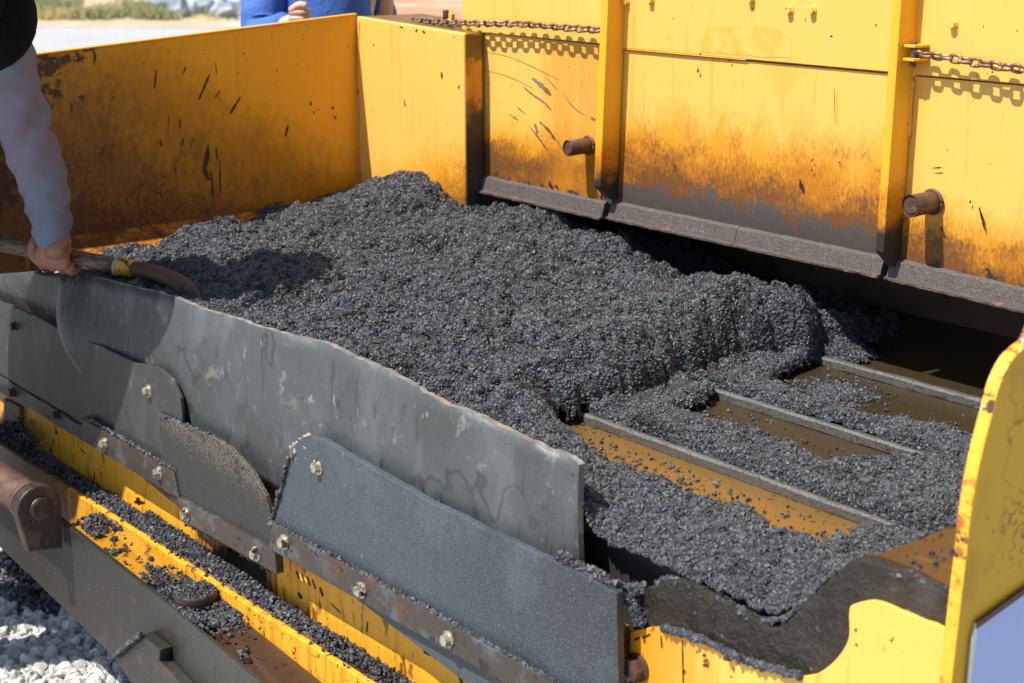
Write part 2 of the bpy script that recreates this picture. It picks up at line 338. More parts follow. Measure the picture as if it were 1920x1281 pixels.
M['tunnel'] = mat("hazed_tarred_tunnel_steel", (0.17, 0.105, 0.07), 0.6, layers=[dict(col=(0.05, 0.028, 0.015), sc=5, amp=1, lo=0, hi=.3)], bump=[(120, (1, 1, 1), .002, .5)])  # base lifted: brown steam haze of the opening put into the colour
M['asphalt'] = mat("asphalt_granule", (0.047, 0.051, 0.060), 0.44, spec=0.5, vary=0.40, layers=[
    dict(col=(0.022, 0.019, 0.019), sc=9, amp=1, lo=0.0, hi=.22, op=.85, rough=.36), dict(col=(0.075, 0.08, 0.09), sc=200, amp=1, det=2, lo=.12, hi=.2)], bump=[(500, (1, 1, 1), .0012, .7)])
M['asphalt_bed'] = mat("asphalt_bed", (0.034, 0.031, 0.030), 0.5, bump=[(420, (1, 1, 1), .004, 1), (160, (1, 1, 1), .006, .8)])
M['tar'] = mat("tar_stain", (0.035, 0.015, 0.008), 0.4)
M['scuff'] = mat("scraped_primer", (0.20, 0.17, 0.12), 0.5, layers=[dict(col=(0.22, 0.07, 0.02), sc=40, amp=1, lo=-.05, hi=.1)])
M['rust_mark'] = mat("rust_mark", (0.26, 0.085, 0.015), 0.6, layers=[dict(col=(0.1, 0.04, 0.02), sc=90, amp=1, lo=0, hi=.12)])
M['pale_scuff'] = mat("pale_scuff", (0.26, 0.26, 0.25), 0.7)
M['cement'] = mat("cement_splash", (0.34, 0.31, 0.25), 0.8, layers=[dict(col=(0.10, 0.08, 0.06), sc=40, amp=1, lo=-.06, hi=.06)], bump=[(80, (1, 1, 1), .004, .9)])
M['weld'] = mat("painted_weld", (0.78, 0.40, 0.03), 0.4, layers=[dict(col=(0.4, 0.16, 0.02), sc=60, amp=1, lo=.1, hi=.2)], bump=[(90, (1, 1, 1), .003, .6)])
M['steel_black'] = mat("black_frame_steel", (0.03, 0.028, 0.026), 0.5)
M['gravel'] = mat("pale_gravel_stone", (0.52, 0.52, 0.49), 0.75, vary=0.35, layers=[
    dict(col=(0.42, 0.40, 0.36), sc=14, amp=1, lo=.0, hi=.2, op=.8), dict(col=(0.30, 0.31, 0.32), sc=50, amp=1, lo=.12, hi=.2, op=.6)], bump=[(140, (1, 1, 1), .004, .6)])
M['ground'] = mat("gravel_ground", (0.42, 0.42, 0.42), 0.9, layers=[
    dict(col=(0.20, 0.20, 0.20), sc=30, amp=1, lo=0, hi=.15, op=.7),
    dict(col=(0.34, 0.33, 0.32), sc=0.6, amp=1, lo=0, hi=.2, op=.7)], bump=[(20, (1, 1, 1), .02, .8)])
M['dirt'] = mat("sandy_dirt", (0.46, 0.33, 0.23), 0.95, layers=[
    dict(col=(0.33, 0.30, 0.14), sc=0.35, amp=1, lo=0, hi=.12, op=.8), dict(col=(0.5, 0.42, 0.33), sc=1.4, amp=1, lo=.05, hi=.2)])
M['red_dirt'] = mat("red_clay_dirt", (0.46, 0.22, 0.13), 0.95, layers=[dict(col=(0.5, 0.34, 0.22), sc=.6, amp=1, lo=0, hi=.2)])
M['grass'] = mat("dry_green_grass", (0.20, 0.21, 0.09), 0.8, vary=.4, layers=[dict(col=(0.42, 0.33, 0.14), sc=.7, amp=1, lo=.0, hi=.15)])
M['rock'] = mat("pale_blue_rock", (0.40, 0.44, 0.50), 0.8, vary=.3, layers=[dict(col=(0.2, 0.22, 0.26), sc=3, amp=1, lo=0, hi=.2)], bump=[(6, (1, 1, 1), .05, .6)])
M['slab'] = mat("beige_concrete", (0.55, 0.45, 0.36), 0.8)
M['skin'] = mat("weathered_skin", (0.25, 0.115, 0.075), 0.55, layers=[
    dict(col=(0.10, 0.035, 0.02), sc=26, amp=1, lo=.06, hi=.26, op=.8), dict(col=(0.42, 0.2, 0.13), sc=14, amp=1, lo=.05, hi=.25, op=.5)], bump=[(120, (1, 1, 1), .002, .5)])
M['skin_clean'] = mat("light_skin", (0.62, 0.36, 0.25), 0.5)
M['sleeve'] = mat("lilac_grey_jersey", (0.135, 0.158, 0.225), 0.85, layers=[
    dict(col=(0.19, 0.155, 0.215), sc=5, amp=1, lo=-.05, hi=.18, op=.8),
    dict(col=(0.13, 0.10, 0.09), sc=9, st=(1, 1, .7), amp=1, lo=.02, hi=.26, op=.6),
    dict(col=(0.5, 0.5, 0.5), sc=60, amp=1, det=3, lo=.25, hi=.28)], bump=[(700, (1, 1, 2), .0008, .5), (30, (1, 1, 1), .006, .4)])
M['vest'] = mat("black_vest_cloth", (0.004, 0.004, 0.006), 0.9, spec=0.1, bump=[(500, (1, 1, 1), .001, .4)])
M['denim'] = mat("blue_denim", (0.05, 0.07, 0.13), 0.9)
M['blue'] = mat("royal_blue_shirt", (0.045, 0.13, 0.44), 0.75, bump=[(18, (1, 1, 1), .02, .5)])
M['hair'] = mat("dark_hair", (0.02, 0.015, 0.01), 0.6)
M['cap'] = mat("grey_cap_cloth", (0.15, 0.15, 0.16), 0.8)
M['boot'] = mat("brown_boot_leather", (0.09, 0.05, 0.03), 0.6)
M['wood'] = mat("weathered_wood", (0.12, 0.072, 0.042), 0.5, layers=[
    dict(col=(0.05, 0.028, 0.018), sc=24, st=(.35, 4, 6), amp=1, lo=-.08, hi=.1), dict(col=(0.24, 0.16, 0.11), sc=30, st=(.35, 4, 6), amp=1, lo=.12, hi=.25, op=.7)], bump=[(60, (.3, 5, 8), .001, .5)])
M['ferrule'] = mat("yellow_ferrule", (0.52, 0.28, 0.02), 0.5, layers=[dict(col=(0.05, 0.03, 0.02), sc=60, amp=1, lo=.06, hi=.14)])
M['neck'] = mat("dirty_shovel_steel", (0.09, 0.06, 0.035), 0.4, .3, layers=[dict(col=(0.015, 0.012, 0.01), dir=(1, 0, -.8), a=-3.6, b=-3.3, sc=40, amp=1, lo=.3, hi=.6)], bump=[(200, (1, 1, 1), .002, .6)])

# ------------------------------------------------------------------ object helpers
def wloc(o):
    v = Vector((0, 0, 0))
    while o is not None: v += o.location; o = o.parent
    return v
def link(name, me, parent=None, loc=None):
    o = bpy.data.objects.new(name, me)
    COL.objects.link(o)
    if parent is not None: o.parent = parent
    if loc is not None: o.location = Vector(loc) - (wloc(parent) if parent else Vector())
    return o
def empty(name, loc, label, cat, group=None):
    o = bpy.data.objects.new(name, None); COL.objects.link(o); o.location = loc
    o.empty_display_size = .1
    o['label'] = label; o['category'] = cat
    if group: o['group'] = group
    return o
def tag(o, label, cat, group=None):
    o['label'] = label; o['category'] = cat
    if group: o['group'] = group
    return o
def mesh(name, vs, fs, m, parent=None, smooth=False, bevel=0.0, seg=2, autos=False):
    off = wloc(parent) if parent else Vector()
    me = bpy.data.meshes.new(name)
    me.from_pydata([tuple(Vector(v) - off) for v in vs], [], fs)
    me.materials.append(M[m] if isinstance(m, str) else m)
    if isinstance(m, (tuple, list)): pass
    o = link(name, me, parent)
    bm = bmesh.new(); bm.from_mesh(me); bmesh.ops.recalc_face_normals(bm, faces=bm.faces); bm.to_mesh(me); bm.free()
    if smooth:
        for p in me.polygons: p.use_smooth = True
    if bevel:
        b = o.modifiers.new("bevel", 'BEVEL'); b.width = bevel; b.segments = seg; b.limit_method = 'ANGLE'; b.angle_limit = R(40)
    return o
def prism(name, poly, off, m, parent=None, bevel=0.0015, edge_mat=None):
    """plate: outline poly (3-D points) pushed along off"""
    n = len(poly); off = Vector(off)
    vs = [Vector(p) for p in poly] + [Vector(p) + off for p in poly]
    fs = [tuple(range(n)), tuple(range(2 * n - 1, n - 1, -1))] + [(i, (i + 1) % n, n + (i + 1) % n, n + i) for i in range(n)]
    o = mesh(name, vs, fs, m, parent, bevel=bevel)
    if edge_mat:
        o.data.materials.append(M[edge_mat])
        for p in o.data.polygons:
            if len(p.vertices) == 4 and n != 4: p.material_index = 1
    return o
def box(name, x0, x1, y0, y1, z0, z1, m, parent=None, bevel=0.002):
    return prism(name, [(x0, y0, z0), (x1, y0, z0), (x1, y0, z1), (x0, y0, z1)], (0, y1 - y0, 0), m, parent, bevel)
def jag(pts, step=0.01, amp=0.002, seed=0, closed=True, skip=()):
    """subdivide an outline and roughen it so that edges are not ruler-straight"""
    out = []; n = len(pts); r = random.Random(seed)
    for i in range(n if closed else n - 1):
        a = Vector(pts[i]); b = Vector(pts[(i + 1) % n]); k = max(1, int((b - a).length / step))
        out.append(a)
        if i in skip: continue
        prev = 0
        for j in range(1, k):
            prev = prev * .6 + r.uniform(-amp, amp)
            q = a.lerp(b, j / k); q.z += prev; q.x += r.uniform(-amp, amp) * .4
            out.append(q)
    if not closed: out.append(Vector(pts[-1]))
    return out
def smooth_curve(pts, k=6):
    """Catmull-Rom through pts"""
    pts = [Vector(p) for p in pts]; out = []
    for i in range(len(pts) - 1):
        p0 = pts[max(i - 1, 0)]; p1 = pts[i]; p2 = pts[i + 1]; p3 = pts[min(i + 2, len(pts) - 1)]
        for j in range(k):
            t = j / k
            out.append(0.5 * ((2 * p1) + (p2 - p0) * t + (2 * p0 - 5 * p1 + 4 * p2 - p3) * t * t + (3 * p1 - p0 - 3 * p2 + p3) * t ** 3))
    out.append(pts[-1]); return out
def frames(path):
    T = []
    n = len(path)
    for i in range(n):
        t = (path[min(i + 1, n - 1)] - path[max(i - 1, 0)]).normalized(); T.append(t)
    up = Vector((0, 0, 1)) if abs(T[0].z) < .9 else Vector((1, 0, 0))
    nrm = (up - T[0] * up.dot(T[0])).normalized(); out = []
    for t in T:
        nrm = (nrm - t * nrm.dot(t)).normalized(); out.append((t, nrm, t.cross(nrm)))
    return out
def tube(name, path, rad, m, parent=None, segs=16, fn=None, cap=True, closed=False, only=False):
    path = [Vector(p) for p in path]; fr = frames(path); n = len(path)
    if not hasattr(rad, '__len__'): rad = [rad] * n
    vs = []; fs = []
    for i, (p, (t, a, b)) in enumerate(zip(path, fr)):
        for j in range(segs):
            th = 2 * math.pi * j / segs; r = rad[i]
            ra, rb = (r if hasattr(r, '__len__') else (r, r))
            k = fn(i / (n - 1), th) if fn else 1
            vs.append(p + a * (math.cos(th) * ra * k) + b * (math.sin(th) * rb * k))
    for i in range(n - 1):
        for j in range(segs):
            q = (j + 1) % segs
            fs.append((i * segs + j, i * segs + q, (i + 1) * segs + q, (i + 1) * segs + j))
    if cap:
        fs.append(tuple(range(segs))); fs.append(tuple(range(n * segs - 1, (n - 1) * segs - 1, -1)))
    if only: return vs, fs
    o = mesh(name, vs, fs, m, parent, smooth=True)
    return o
def cyl(name, p, q, r, m, parent=None, segs=24, bevel=0.001):
    o = tube(name, [p, q], r, m, parent, segs)
    for f in o.data.polygons: f.use_smooth = len(f.vertices) == 4
    if bevel:
        b = o.modifiers.new("bevel", 'BEVEL'); b.width = bevel; b.segments = 2; b.limit_method = 'ANGLE'; b.angle_limit = R(40)
    return o

# scatter of granules: geometry nodes instancing of small angular stones
def rock_nodes(name, kind, m, density=0, smin=.003, smax=.006, sub=1, flat=0.75, seed=0, mask=False):
    ng = bpy.data.node_groups.new(name, 'GeometryNodeTree')
    ng.interface.new_socket("Geometry", in_out='INPUT', socket_type='NodeSocketGeometry')
    ng.interface.new_socket("Geometry", in_out='OUTPUT', socket_type='NodeSocketGeometry')
    N = ng.nodes; L = ng.links
    gi = N.new("NodeGroupInput"); go = N.new("NodeGroupOutput")
    if kind == 'faces':
        d = N.new("GeometryNodeDistributePointsOnFaces"); d.inputs["Density"].default_value = density; d.inputs["Seed"].default_value = seed
        L.new(gi.outputs[0], d.inputs["Mesh"]); pts = d.outputs["Points"]
        if mask:
            na = N.new("GeometryNodeInputNamedAttribute"); na.data_type = 'FLOAT'; na.inputs["Name"].default_value = "dens"
            mm = N.new("ShaderNodeMath"); mm.operation = 'MULTIPLY'; L.new(na.outputs["Attribute"], mm.inputs[0]); mm.inputs[1].default_value = density
            L.new(mm.outputs[0], d.inputs["Density"])
    else:
        mp = N.new("GeometryNodeMeshToPoints"); L.new(gi.outputs[0], mp.inputs[0]); pts = mp.outputs[0]
    join = N.new("GeometryNodeJoinGeometry")
    variants = []
    for k in range(4):
        ic = N.new("GeometryNodeMeshIcoSphere"); ic.inputs["Radius"].default_value = 1; ic.inputs["Subdivisions"].default_value = sub
        sp = N.new("GeometryNodeSetPosition"); L.new(ic.outputs["Mesh"], sp.inputs["Geometry"])
        rv = N.new("FunctionNodeRandomValue"); rv.data_type = 'FLOAT_VECTOR'; am = .38 if sub == 1 else .15 if flat > .65 else .22; rv.inputs[0].default_value = (-am,) * 3; rv.inputs[1].default_value = (am,) * 3
        rv.inputs["Seed"].default_value = k * 7 + 1
        L.new(rv.outputs[0], sp.inputs["Offset"])
        sm = N.new("GeometryNodeSetMaterial"); L.new(sp.outputs[0], sm.inputs[0]); sm.inputs["Material"].default_value = m
        ss = N.new("GeometryNodeSetShadeSmooth"); L.new(sm.outputs[0], ss.inputs[0]); ss.inputs["Shade Smooth"].default_value = False
        variants.append(ss)
    g2i = N.new("GeometryNodeGeometryToInstance")
    for v_ in reversed(variants): L.new(v_.outputs[0], g2i.inputs[0])
    ip = N.new("GeometryNodeInstanceOnPoints"); L.new(pts, ip.inputs["Points"]); L.new(g2i.outputs[0], ip.inputs["Instance"])
    ip.inputs["Pick Instance"].default_value = True
    rr = N.new("FunctionNodeRandomValue"); rr.data_type = 'FLOAT_VECTOR'; rr.inputs[1].default_value = (6.28, 6.28, 6.28); rr.inputs["Seed"].default_value = seed + 3
    L.new(rr.outputs[0], ip.inputs["Rotation"])
    sc = N.new("FunctionNodeRandomValue"); sc.data_type = 'FLOAT'; sc.inputs[2].default_value = 0; sc.inputs[3].default_value = 1; sc.inputs["Seed"].default_value = seed + 5
    pw = N.new("ShaderNodeMath"); pw.operation = 'POWER'; L.new(sc.outputs[1], pw.inputs[0]); pw.inputs[1].default_value = 2.2
    mrn = N.new("ShaderNodeMapRange"); L.new(pw.outputs[0], mrn.inputs[0]); mrn.inputs[3].default_value = smin; mrn.inputs[4].default_value = smax
    sv = N.new("FunctionNodeRandomValue"); sv.data_type = 'FLOAT_VECTOR'; sv.inputs[0].default_value = (flat, flat * .9, flat * .8); sv.inputs[1].default_value = (1.25, 1.15, 1.0); sv.inputs["Seed"].default_value = seed + 9
    vm = N.new("ShaderNodeVectorMath"); vm.operation = 'SCALE'; L.new(sv.outputs[0], vm.inputs[0]); L.new(mrn.outputs[0], vm.inputs["Scale"])
    L.new(vm.outputs[0], ip.inputs["Scale"])
    if kind == 'faces': L.new(gi.outputs[0], join.inputs[0])
    L.new(ip.outputs[0], join.inputs[0])
    L.new(join.outputs[0], go.inputs[0])
    return ng
def scatter(name, pts, ng, parent=None, m='asphalt'):
    off = wloc(parent) if parent else Vector()
    me = bpy.data.meshes.new(name)
    me.from_pydata([tuple(Vector(p) - off) for p in pts], [], [])
    me.materials.append(M[m])
    o = link(name, me, parent)
    md = o.modifiers.new("granules", 'NODES'); md.node_group = ng
    o['kind'] = 'stuff'
    return o

# ================================================================== SETTING
def quad_sheet(name, pts, m):
    o = mesh(name, pts, [tuple(range(len(pts)))], m); o['kind'] = 'structure'
    return o
quad_sheet("ground", [(-600, -600, 0), (600, -600, 0), (600, 600, 0), (-600, 600, 0)], 'ground')
def gsheet(name, uv, z, m):
    return quad_sheet(name, [P(u, v, 'z', z) for u, v in uv], m)
# soil beyond the gravel yard: from ~21 m outward
a0 = P(-500, 62, 'z', .004); a1 = P(1500, 20, 'z', .004)
out = FWD
quad_sheet("dirt_ground", [P(-700, 50, 'z', .004), P(120, 50, 'z', .004), P(440, 52, 'z', .004), P(700, 60, 'z', .004), P(1600, 70, 'z', .004),
                           tuple(P(1600, 70, 'z', .004) + out * 90), tuple(P(-700, 50, 'z', .004) + out * 90)], 'dirt')
quad_sheet("red_dirt_ground", [P(640, 34, 'z', .010), P(1700, 40, 'z', .010), tuple(P(1700, 40, 'z', .010) + out * 60), tuple(P(660, -2, 'z', .010) + out * 60), P(650, -2, 'z', .010)], 'red_dirt')

# ================================================================== THE PAVER
PV = empty("asphalt_paver", (-2.0, 2.0, 0), "big yellow asphalt paver with an open hopper full of black mix", "paver")
YB = 2.20; YF = 1.30; XW = -3.22; ZF = 0.90
XN = -0.87

# --- rear wall: lower and upper panels
def wall_poly(uv, y): return [P(u, v, 'y', y) for u, v in uv]
prism("lower_panel", wall_poly([(893, 60), (1126, 84), (1126, 392), (893, 338)], YB + .004), (0, .012, 0), 'panel_a', PV)
prism("lower_panel", wall_poly([(1140, 91), (1667, 138), (1648, 488), (1128, 380)], YB + .004), (0, .012, 0), 'panel_b', PV)
prism("lower_panel", wall_poly([(1700, 141), (2250, 190), (2230, 628), (1664, 492)], YB + .004), (0, .012, 0), 'panel_c', PV)
ztop = 1.95
def up_panel(u0, u1, v0, v1, y=YB - .001):
    a = P(u0, v0, 'y', y); b = P(u1, v1, 'y', y)
    return prism("upper_panel", [a, b, (b.x, y, ztop), (a.x, y, ztop)], (0, .010, 0), 'panel_up', PV)
up_panel(866, 1128, 57, 82); up_panel(1142, 1690, 88, 137); up_panel(1700, 2250, 138.5, 187)
box("tractor_body", -2.84, -0.62, YB + .02, YB + 2.3, 1.16, 1.95, 'panel_up', PV)
# --- ribs
def rib(uvtop, uvbot, wpx, ydepth=.046):
    y = YB - ydepth
    a = P(*uvtop, 'y', y); b = P(*uvbot, 'y', y)
    a2 = P(uvtop[0] + wpx, uvtop[1], 'y', y); wdt = a2.x - a.x
    dirx = (a.x - b.x) / (a.z - b.z)
    top = Vector((a.x + (ztop - a.z) * dirx, y, ztop))
    low = Vector((b.x, y, b.z))
    poly = [top, low, low + Vector((.004, .0, -.0))]
    # side profile in the YZ plane, pushed along X: tapered foot
    pts = [(top.x, y, ztop), (b.x, y, b.z), (b.x, YB - .014, b.z - .030), (b.x, YB + .002, b.z - .030), (top.x, YB + .002, ztop)]
    return prism("rib", pts, (wdt, 0, 0), 'rib', PV, bevel=.0015)
rib((1127, 0), (1113, 348), 13)
rib((1674, 0), (1641, 470), 16)
prism("weld_bead", [P(1163, 96, 'y', YB), P(1169, 96, 'y', YB), P(1160, 165, 'y', YB), P(1154, 165, 'y', YB)], (0, -.004, 0), 'weld', PV, .0018)
def bead(uv, y, r=.0035, name="weld_bead", m='weld'):
    pts = smooth_curve([P(u, v, 'y', y) for u, v in uv], 8)
    rr = random.Random(len(uv) * 31 + int(uv[0][0]))
    return tube(name, pts, [r * rr.uniform(.7, 1.25) for _ in pts], m, PV, 8)
bead([(1153, 165), (1150, 230), (1147, 300)], YB)
bead([(1711, 150), (1703, 260)], YB, .004)
bead([(1695, 265), (1688, 350), (1684, 430)], YB, .0035)
bead([(674, 34), (671, 200), (668, 400)], 2.143, .0025)
bead([(1150, 90), (1400, 112)], YB, .0012)

# --- lip along the bottom of the wall
def lip(u0, v0, u1, v1, h=30):
    y = 2.165
    a = P(u0, v0, 'y', YB); b = P(u1, v1, 'y', YB)
    hh = .034; out_ = []
    prof = [(YB + .0, 0.002), (2.193, -.002), (2.186, -.028), (2.178, -.030), (2.178, -hh), (YB + .03, -hh - .004), (YB + .03, 0)]
    vs = []; fs = []; n = 160; k = len(prof)
    for i in range(n + 1):
        p = a.lerp(b, i / n)
        for (yy, dz) in prof:
            nz = float(vnoise(p.x * 60, yy * 300 + dz * 500, 3)) * .0014 + float(vnoise(p.x * 240, yy * 300 + dz * 500, 4)) * .0008
            vs.append(Vector((p.x, yy + nz, p.z + dz + nz)))
    for i in range(n):
        for j in range(k):
            q = (j + 1) % k
            fs.append((i * k + j, i * k + q, (i + 1) * k + q, (i + 1) * k + j))
    fs.append(tuple(range(k))); fs.append(tuple(range((n + 1) * k - 1, n * k - 1, -1)))
    return mesh("lip", vs, fs, 'lip', PV)
lip(898, 328, 1138, 379); lip(1150, 378, 1387, 426); lip(1388, 426.5, 1662, 482); lip(1674, 484, 2230, 612)

# --- tunnel behind the lip (conveyors run under the tractor)
prism("tunnel_roof", [(-2.80, YB + .03, 1.10), (XN, YB + .03, 1.10), (XN, YB + .03, 1.13), (-2.80, YB + .03, 1.13)], (0, 1.3, 0), 'tunnel', PV)
box("tunnel_wall", -3.2, XN, YB + .42, YB + .46, .80, 1.14, 'tunnel', PV)  # end wall placed forward so floor bounce brightens it, standing in for haze
box("tunnel_wall", -3.22, -3.20, YB + .07, YB + 1.3, .80, 1.14, 'tunnel', PV)
box("tunnel_wall", XN - .05, XN - .03, YB + .1, YB + 1.3, .80, 1.14, 'tunnel', PV)
box("tunnel_roof", -3.2, -2.8, YB + .07, YB + 1.3, 1.10, 1.13, 'tunnel', PV)

# --- conveyor floor, flights
box("conveyor_floor", -3.0, -1.05, YF + .052, YB + 1.3, ZF - .02, ZF, 'floor', PV)
def flight(uv0, uv1):
    a = P(*uv0, 'z', ZF + .02); b = P(*uv1, 'z', ZF + .02)
    ym = (a.y + b.y) / 2
    pts = []
    for x in np.linspace(-2.35, b.x, 40):
        pts.append(Vector((x, ym, ZF + .013)))
    vs = []; fs = []; prof = [(-.008, -.012), (-.008, 0), (-.004, .003), (.008, .002), (.009, -.012)]; k = 5
    for i, p in enumerate(pts):
        for j, (yy, zz) in enumerate(prof):
            nz = float(vnoise(p.x * 90, j * 5, int(ym * 100))) * .0018
            vs.append(Vector((p.x, p.y + yy + nz * .6, p.z + zz + nz)))
    for i in range(len(pts) - 1):
        for j in range(k):
            q = (j + 1) % k; fs.append((i * k + j, i * k + q, (i + 1) * k + q, (i + 1) * k + j))
    fs.append(tuple(range(k))); fs.append(tuple(range(len(pts) * k - 1, (len(pts) - 1) * k - 1, -1)))
    return mesh("flight_bar", vs, fs, 'flight', PV)
flight((1112, 766), (1712, 997)); flight((1322, 711), (1760, 858)); flight((1566, 668), (1905, 762))

# --- right-hand chute shelf
prism("chute_plate", [(-1.125, YF + .02, ZF - .01), (-1.005, YF + .02, 1.012), (XN - .018, YF + .02, 1.012), (XN - .018, YF + .02, 1.0), (-.99, YF + .02, 1.0), (-1.10, YF + .02, ZF - .02)],
      (0, YB - YF + .05, 0), 'chute', PV, .003)

# --- far wing
zt0 = P(670, 28, 'y', 2.147).z
wb = 1.017
prism("side_wing", jag([(XW, 2.147, zt0), (XW, 2.147, wb - .02), (XW, 1.34, wb - .02), (XW, 1.34, .948), (XW, 1.13, .962), (XW, 1.13, P(65, 105, 'x', XW).z - .012)], .03, .0012, 5, skip=(0, 1, 2, 3, 4)), (-.012, 0, 0), 'wing', PV, .001)
prism("wing_top_edge", [(XW + .003, 2.147, zt0 + .004), (XW + .003, 1.13, P(65, 105, 'x', XW).z - .008), (XW + .003, 1.13, P(65, 105, 'x', XW).z - .012), (XW + .003, 2.147, zt0 - .0)], (-.018, 0, 0), 'rib', PV, .001)
prism("sloped_plate", [(XW, 1.335, wb), (XW, 2.3, wb), (-2.86, 2.3, .895), (-2.86, 1.335, .895)], (0, 0, -.012), 'slope', PV)
# --- box at the wing's rear end
a = P(670, 30, 'y', 2.143); b = P(870, 62, 'y', 2.143)
prism("wing_end_plate", [(a.x - .004, 2.143, a.z), (b.x, 2.143, b.z), (b.x, 2.143, .90), (a.x - .004, 2.143, .90)], (0, .012, 0), 'end_plate', PV, .004)
prism("wing_end_side", [(b.x + .001, 2.146, b.z - .001), (b.x + .001, 2.194, b.z - .003), (b.x + .001, 2.194, .90), (b.x + .001, 2.146, .90)], (-.014, 0, 0), 'end_side', PV, .003)
prism("wing_end_top", [(a.x, 2.15, a.z - .001), (b.x - .002, 2.15, b.z - .001), (b.x - .002, 2.33, b.z - .001), (a.x, 2.33, a.z - .001)], (0, 0, -.008), 'end_side', PV, .001)
box("wing_end_back", a.x, b.x, 2.32, 2.33, .9, a.z - .012, 'rib', PV)

# --- near wing blade
bl = [(1935, 640), (1900, 672), (1876, 718), (1862, 770), (1848, 822), (1838, 865), (1829, 910), (1818, 985), (1812, 1045), (1804, 1110), (1797, 1170), (1790, 1230), (1783, 1290), (1776, 1350)]
pts = smooth_curve([P(u, v, 'x', XN) for u, v in bl], 5)
zlast = pts[-1].z; ylast = pts[-1].y
ywb = 1.55
poly = [(XN, p.y, p.z) for p in pts] + [(XN, ylast, .5), (XN, ywb, .5), (XN, ywb, 1.5), (XN, 1.44, 1.36)]
bladeo = prism("near_wing", poly, (-.016, 0, 0), 'blade', PV, .002, edge_mat='blade_edge')
dz = [P(1824, 1166, 'x', XN), P(1990, 1046, 'x', XN)]
e0 = P(1816, 1195, 'x', XN); e1 = P(1796, 1400, 'x', XN)
pl = [dz[0], dz[1], (XN, dz[1].y, .6), (XN, e1.y, .6), e1, e0]
sign = prism("sign_panel", [(XN + .004, Vector(p).y, Vector(p).z) for p in pl], (-.003, 0, 0), 'decal', PV, .0005)
prism("sign_border", [(XN + .0055, dz[0].y, dz[0].z + .001), (XN + .0055, dz[1].y, dz[1].z + .001), (XN + .0055, dz[1].y, dz[1].z - .007), (XN + .0055, dz[0].y, dz[0].z - .006)], (-.003, 0, 0), 'decal_red', PV, 0)
prism("sign_border", [(XN + .0045, dz[0].y, dz[0].z), (XN + .0045, dz[0].y + .003, dz[0].z - .004), (XN + .0045, e1.y + .0025, e1.z), (XN + .0045, e1.y, e1.z), (XN + .0045, e0.y, e0.z)], (-.003, 0, 0), 'decal_white', PV, 0)

# --- front: edging of the hopper mouth and yellow front plate
top = [(1168, 1112), (1200, 1108), (1222, 1098), (1258, 1086), (1292, 1092), (1345, 1120), (1400, 1150), (1432, 1170), (1456, 1176), (1482, 1158), (1520, 1118), (1560, 1078), (1590, 1056), (1618, 1048), (1650, 1058), (1700, 1078), (1745, 1100), (1800, 1124)]
bot = [(1795, 1188), (1740, 1168), (1680, 1143), (1640, 1130), (1608, 1136), (1598, 1150), (1598, 1195), (1585, 1225), (1560, 1252), (1520, 1270), (1480, 1268), (1430, 1252), (1380, 1232), (1330, 1208), (1285, 1192), (1240, 1178), (1188, 1186)]
ye = YF + .012
tp = smooth_curve([P(u, v, 'y', ye) for u, v in top], 4); bp = smooth_curve([P(u, v, 'y', ye) for u, v in bot], 4)
for q in tp + bp:
    q.z += float(vnoise(q.x * 90, q.z * 50, 8)) * .003
prism("mouth_edging", tp + bp, (0, .022, 0), 'edging', PV, .004)
prism("mouth_backing", [(p.x, YF + .035, p.z - .004) for p in tp] + [(tp[-1].x, YF + .035, .6), (tp[0].x, YF + .035, .6)], (0, .01, 0), 'chute', PV, 0)
fp = [Vector((q.x, YF + .006, q.z + .004)) for q in bp]
ylw = fp + [P(1180, 1215, 'y', YF + .006), P(1184, 1290, 'y', YF + .006), Vector((P(1184, 1290, 'y', YF).x, YF + .006, .45)), Vector((XN - .016, YF + .006, .45)), Vector((XN - .016, YF + .006, bp[0].z))]
prism("front_plate", ylw, (0, .008, 0), 'front_yellow', PV, .001)

# --- yellow front beam in three pieces, ledge and lower beam
ZL = 0.522
a = P(-60, 700, 'y', 1.32)
x1 = P(372, 990, 'y', 1.32).x; x2 = P(410, 1045, 'y', 1.32).x; x3 = P(482, 1075, 'y', 1.30).x
box("front_beam", -3.6, x1, 1.318, 1.34, ZL - .06, .80, 'beam', PV)
prism("beam_end", [(x1, 1.318, ZL), (x2, 1.318, ZL), (x2 + .01, 1.318, ZL + .05), (x1 + .09, 1.318, .80), (x1, 1.318, .80)], (0, .022, 0), 'beam_rust', PV)
box("front_beam", x3 + .035, -1.40, 1.319, 1.345, ZL - .06, .78, 'beam', PV)
box("beam_end", x3, x3 + .034, 1.3185, 1.345, ZL - .06, .78, 'beam_rust', PV)
box("recess_plate", -3.0, -1.8, 1.42, 1.44, .3, .8, 'steel_black', PV)
box("beam_ledge", -3.6, -1.2, 1.262, 1.317, ZL - .012, ZL - .002, 'tunnel', PV)
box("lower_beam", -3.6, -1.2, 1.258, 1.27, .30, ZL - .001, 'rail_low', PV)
box("hopper_underside", -3.2, -.9, 1.35, 2.9, .45, .88, 'steel_black', PV)
# bracket with bolt at far left
prism("bracket", wall_poly([(14, 745), (44, 762), (46, 842), (18, 830)], 1.316), (0, -.010, 0), 'tunnel', PV)

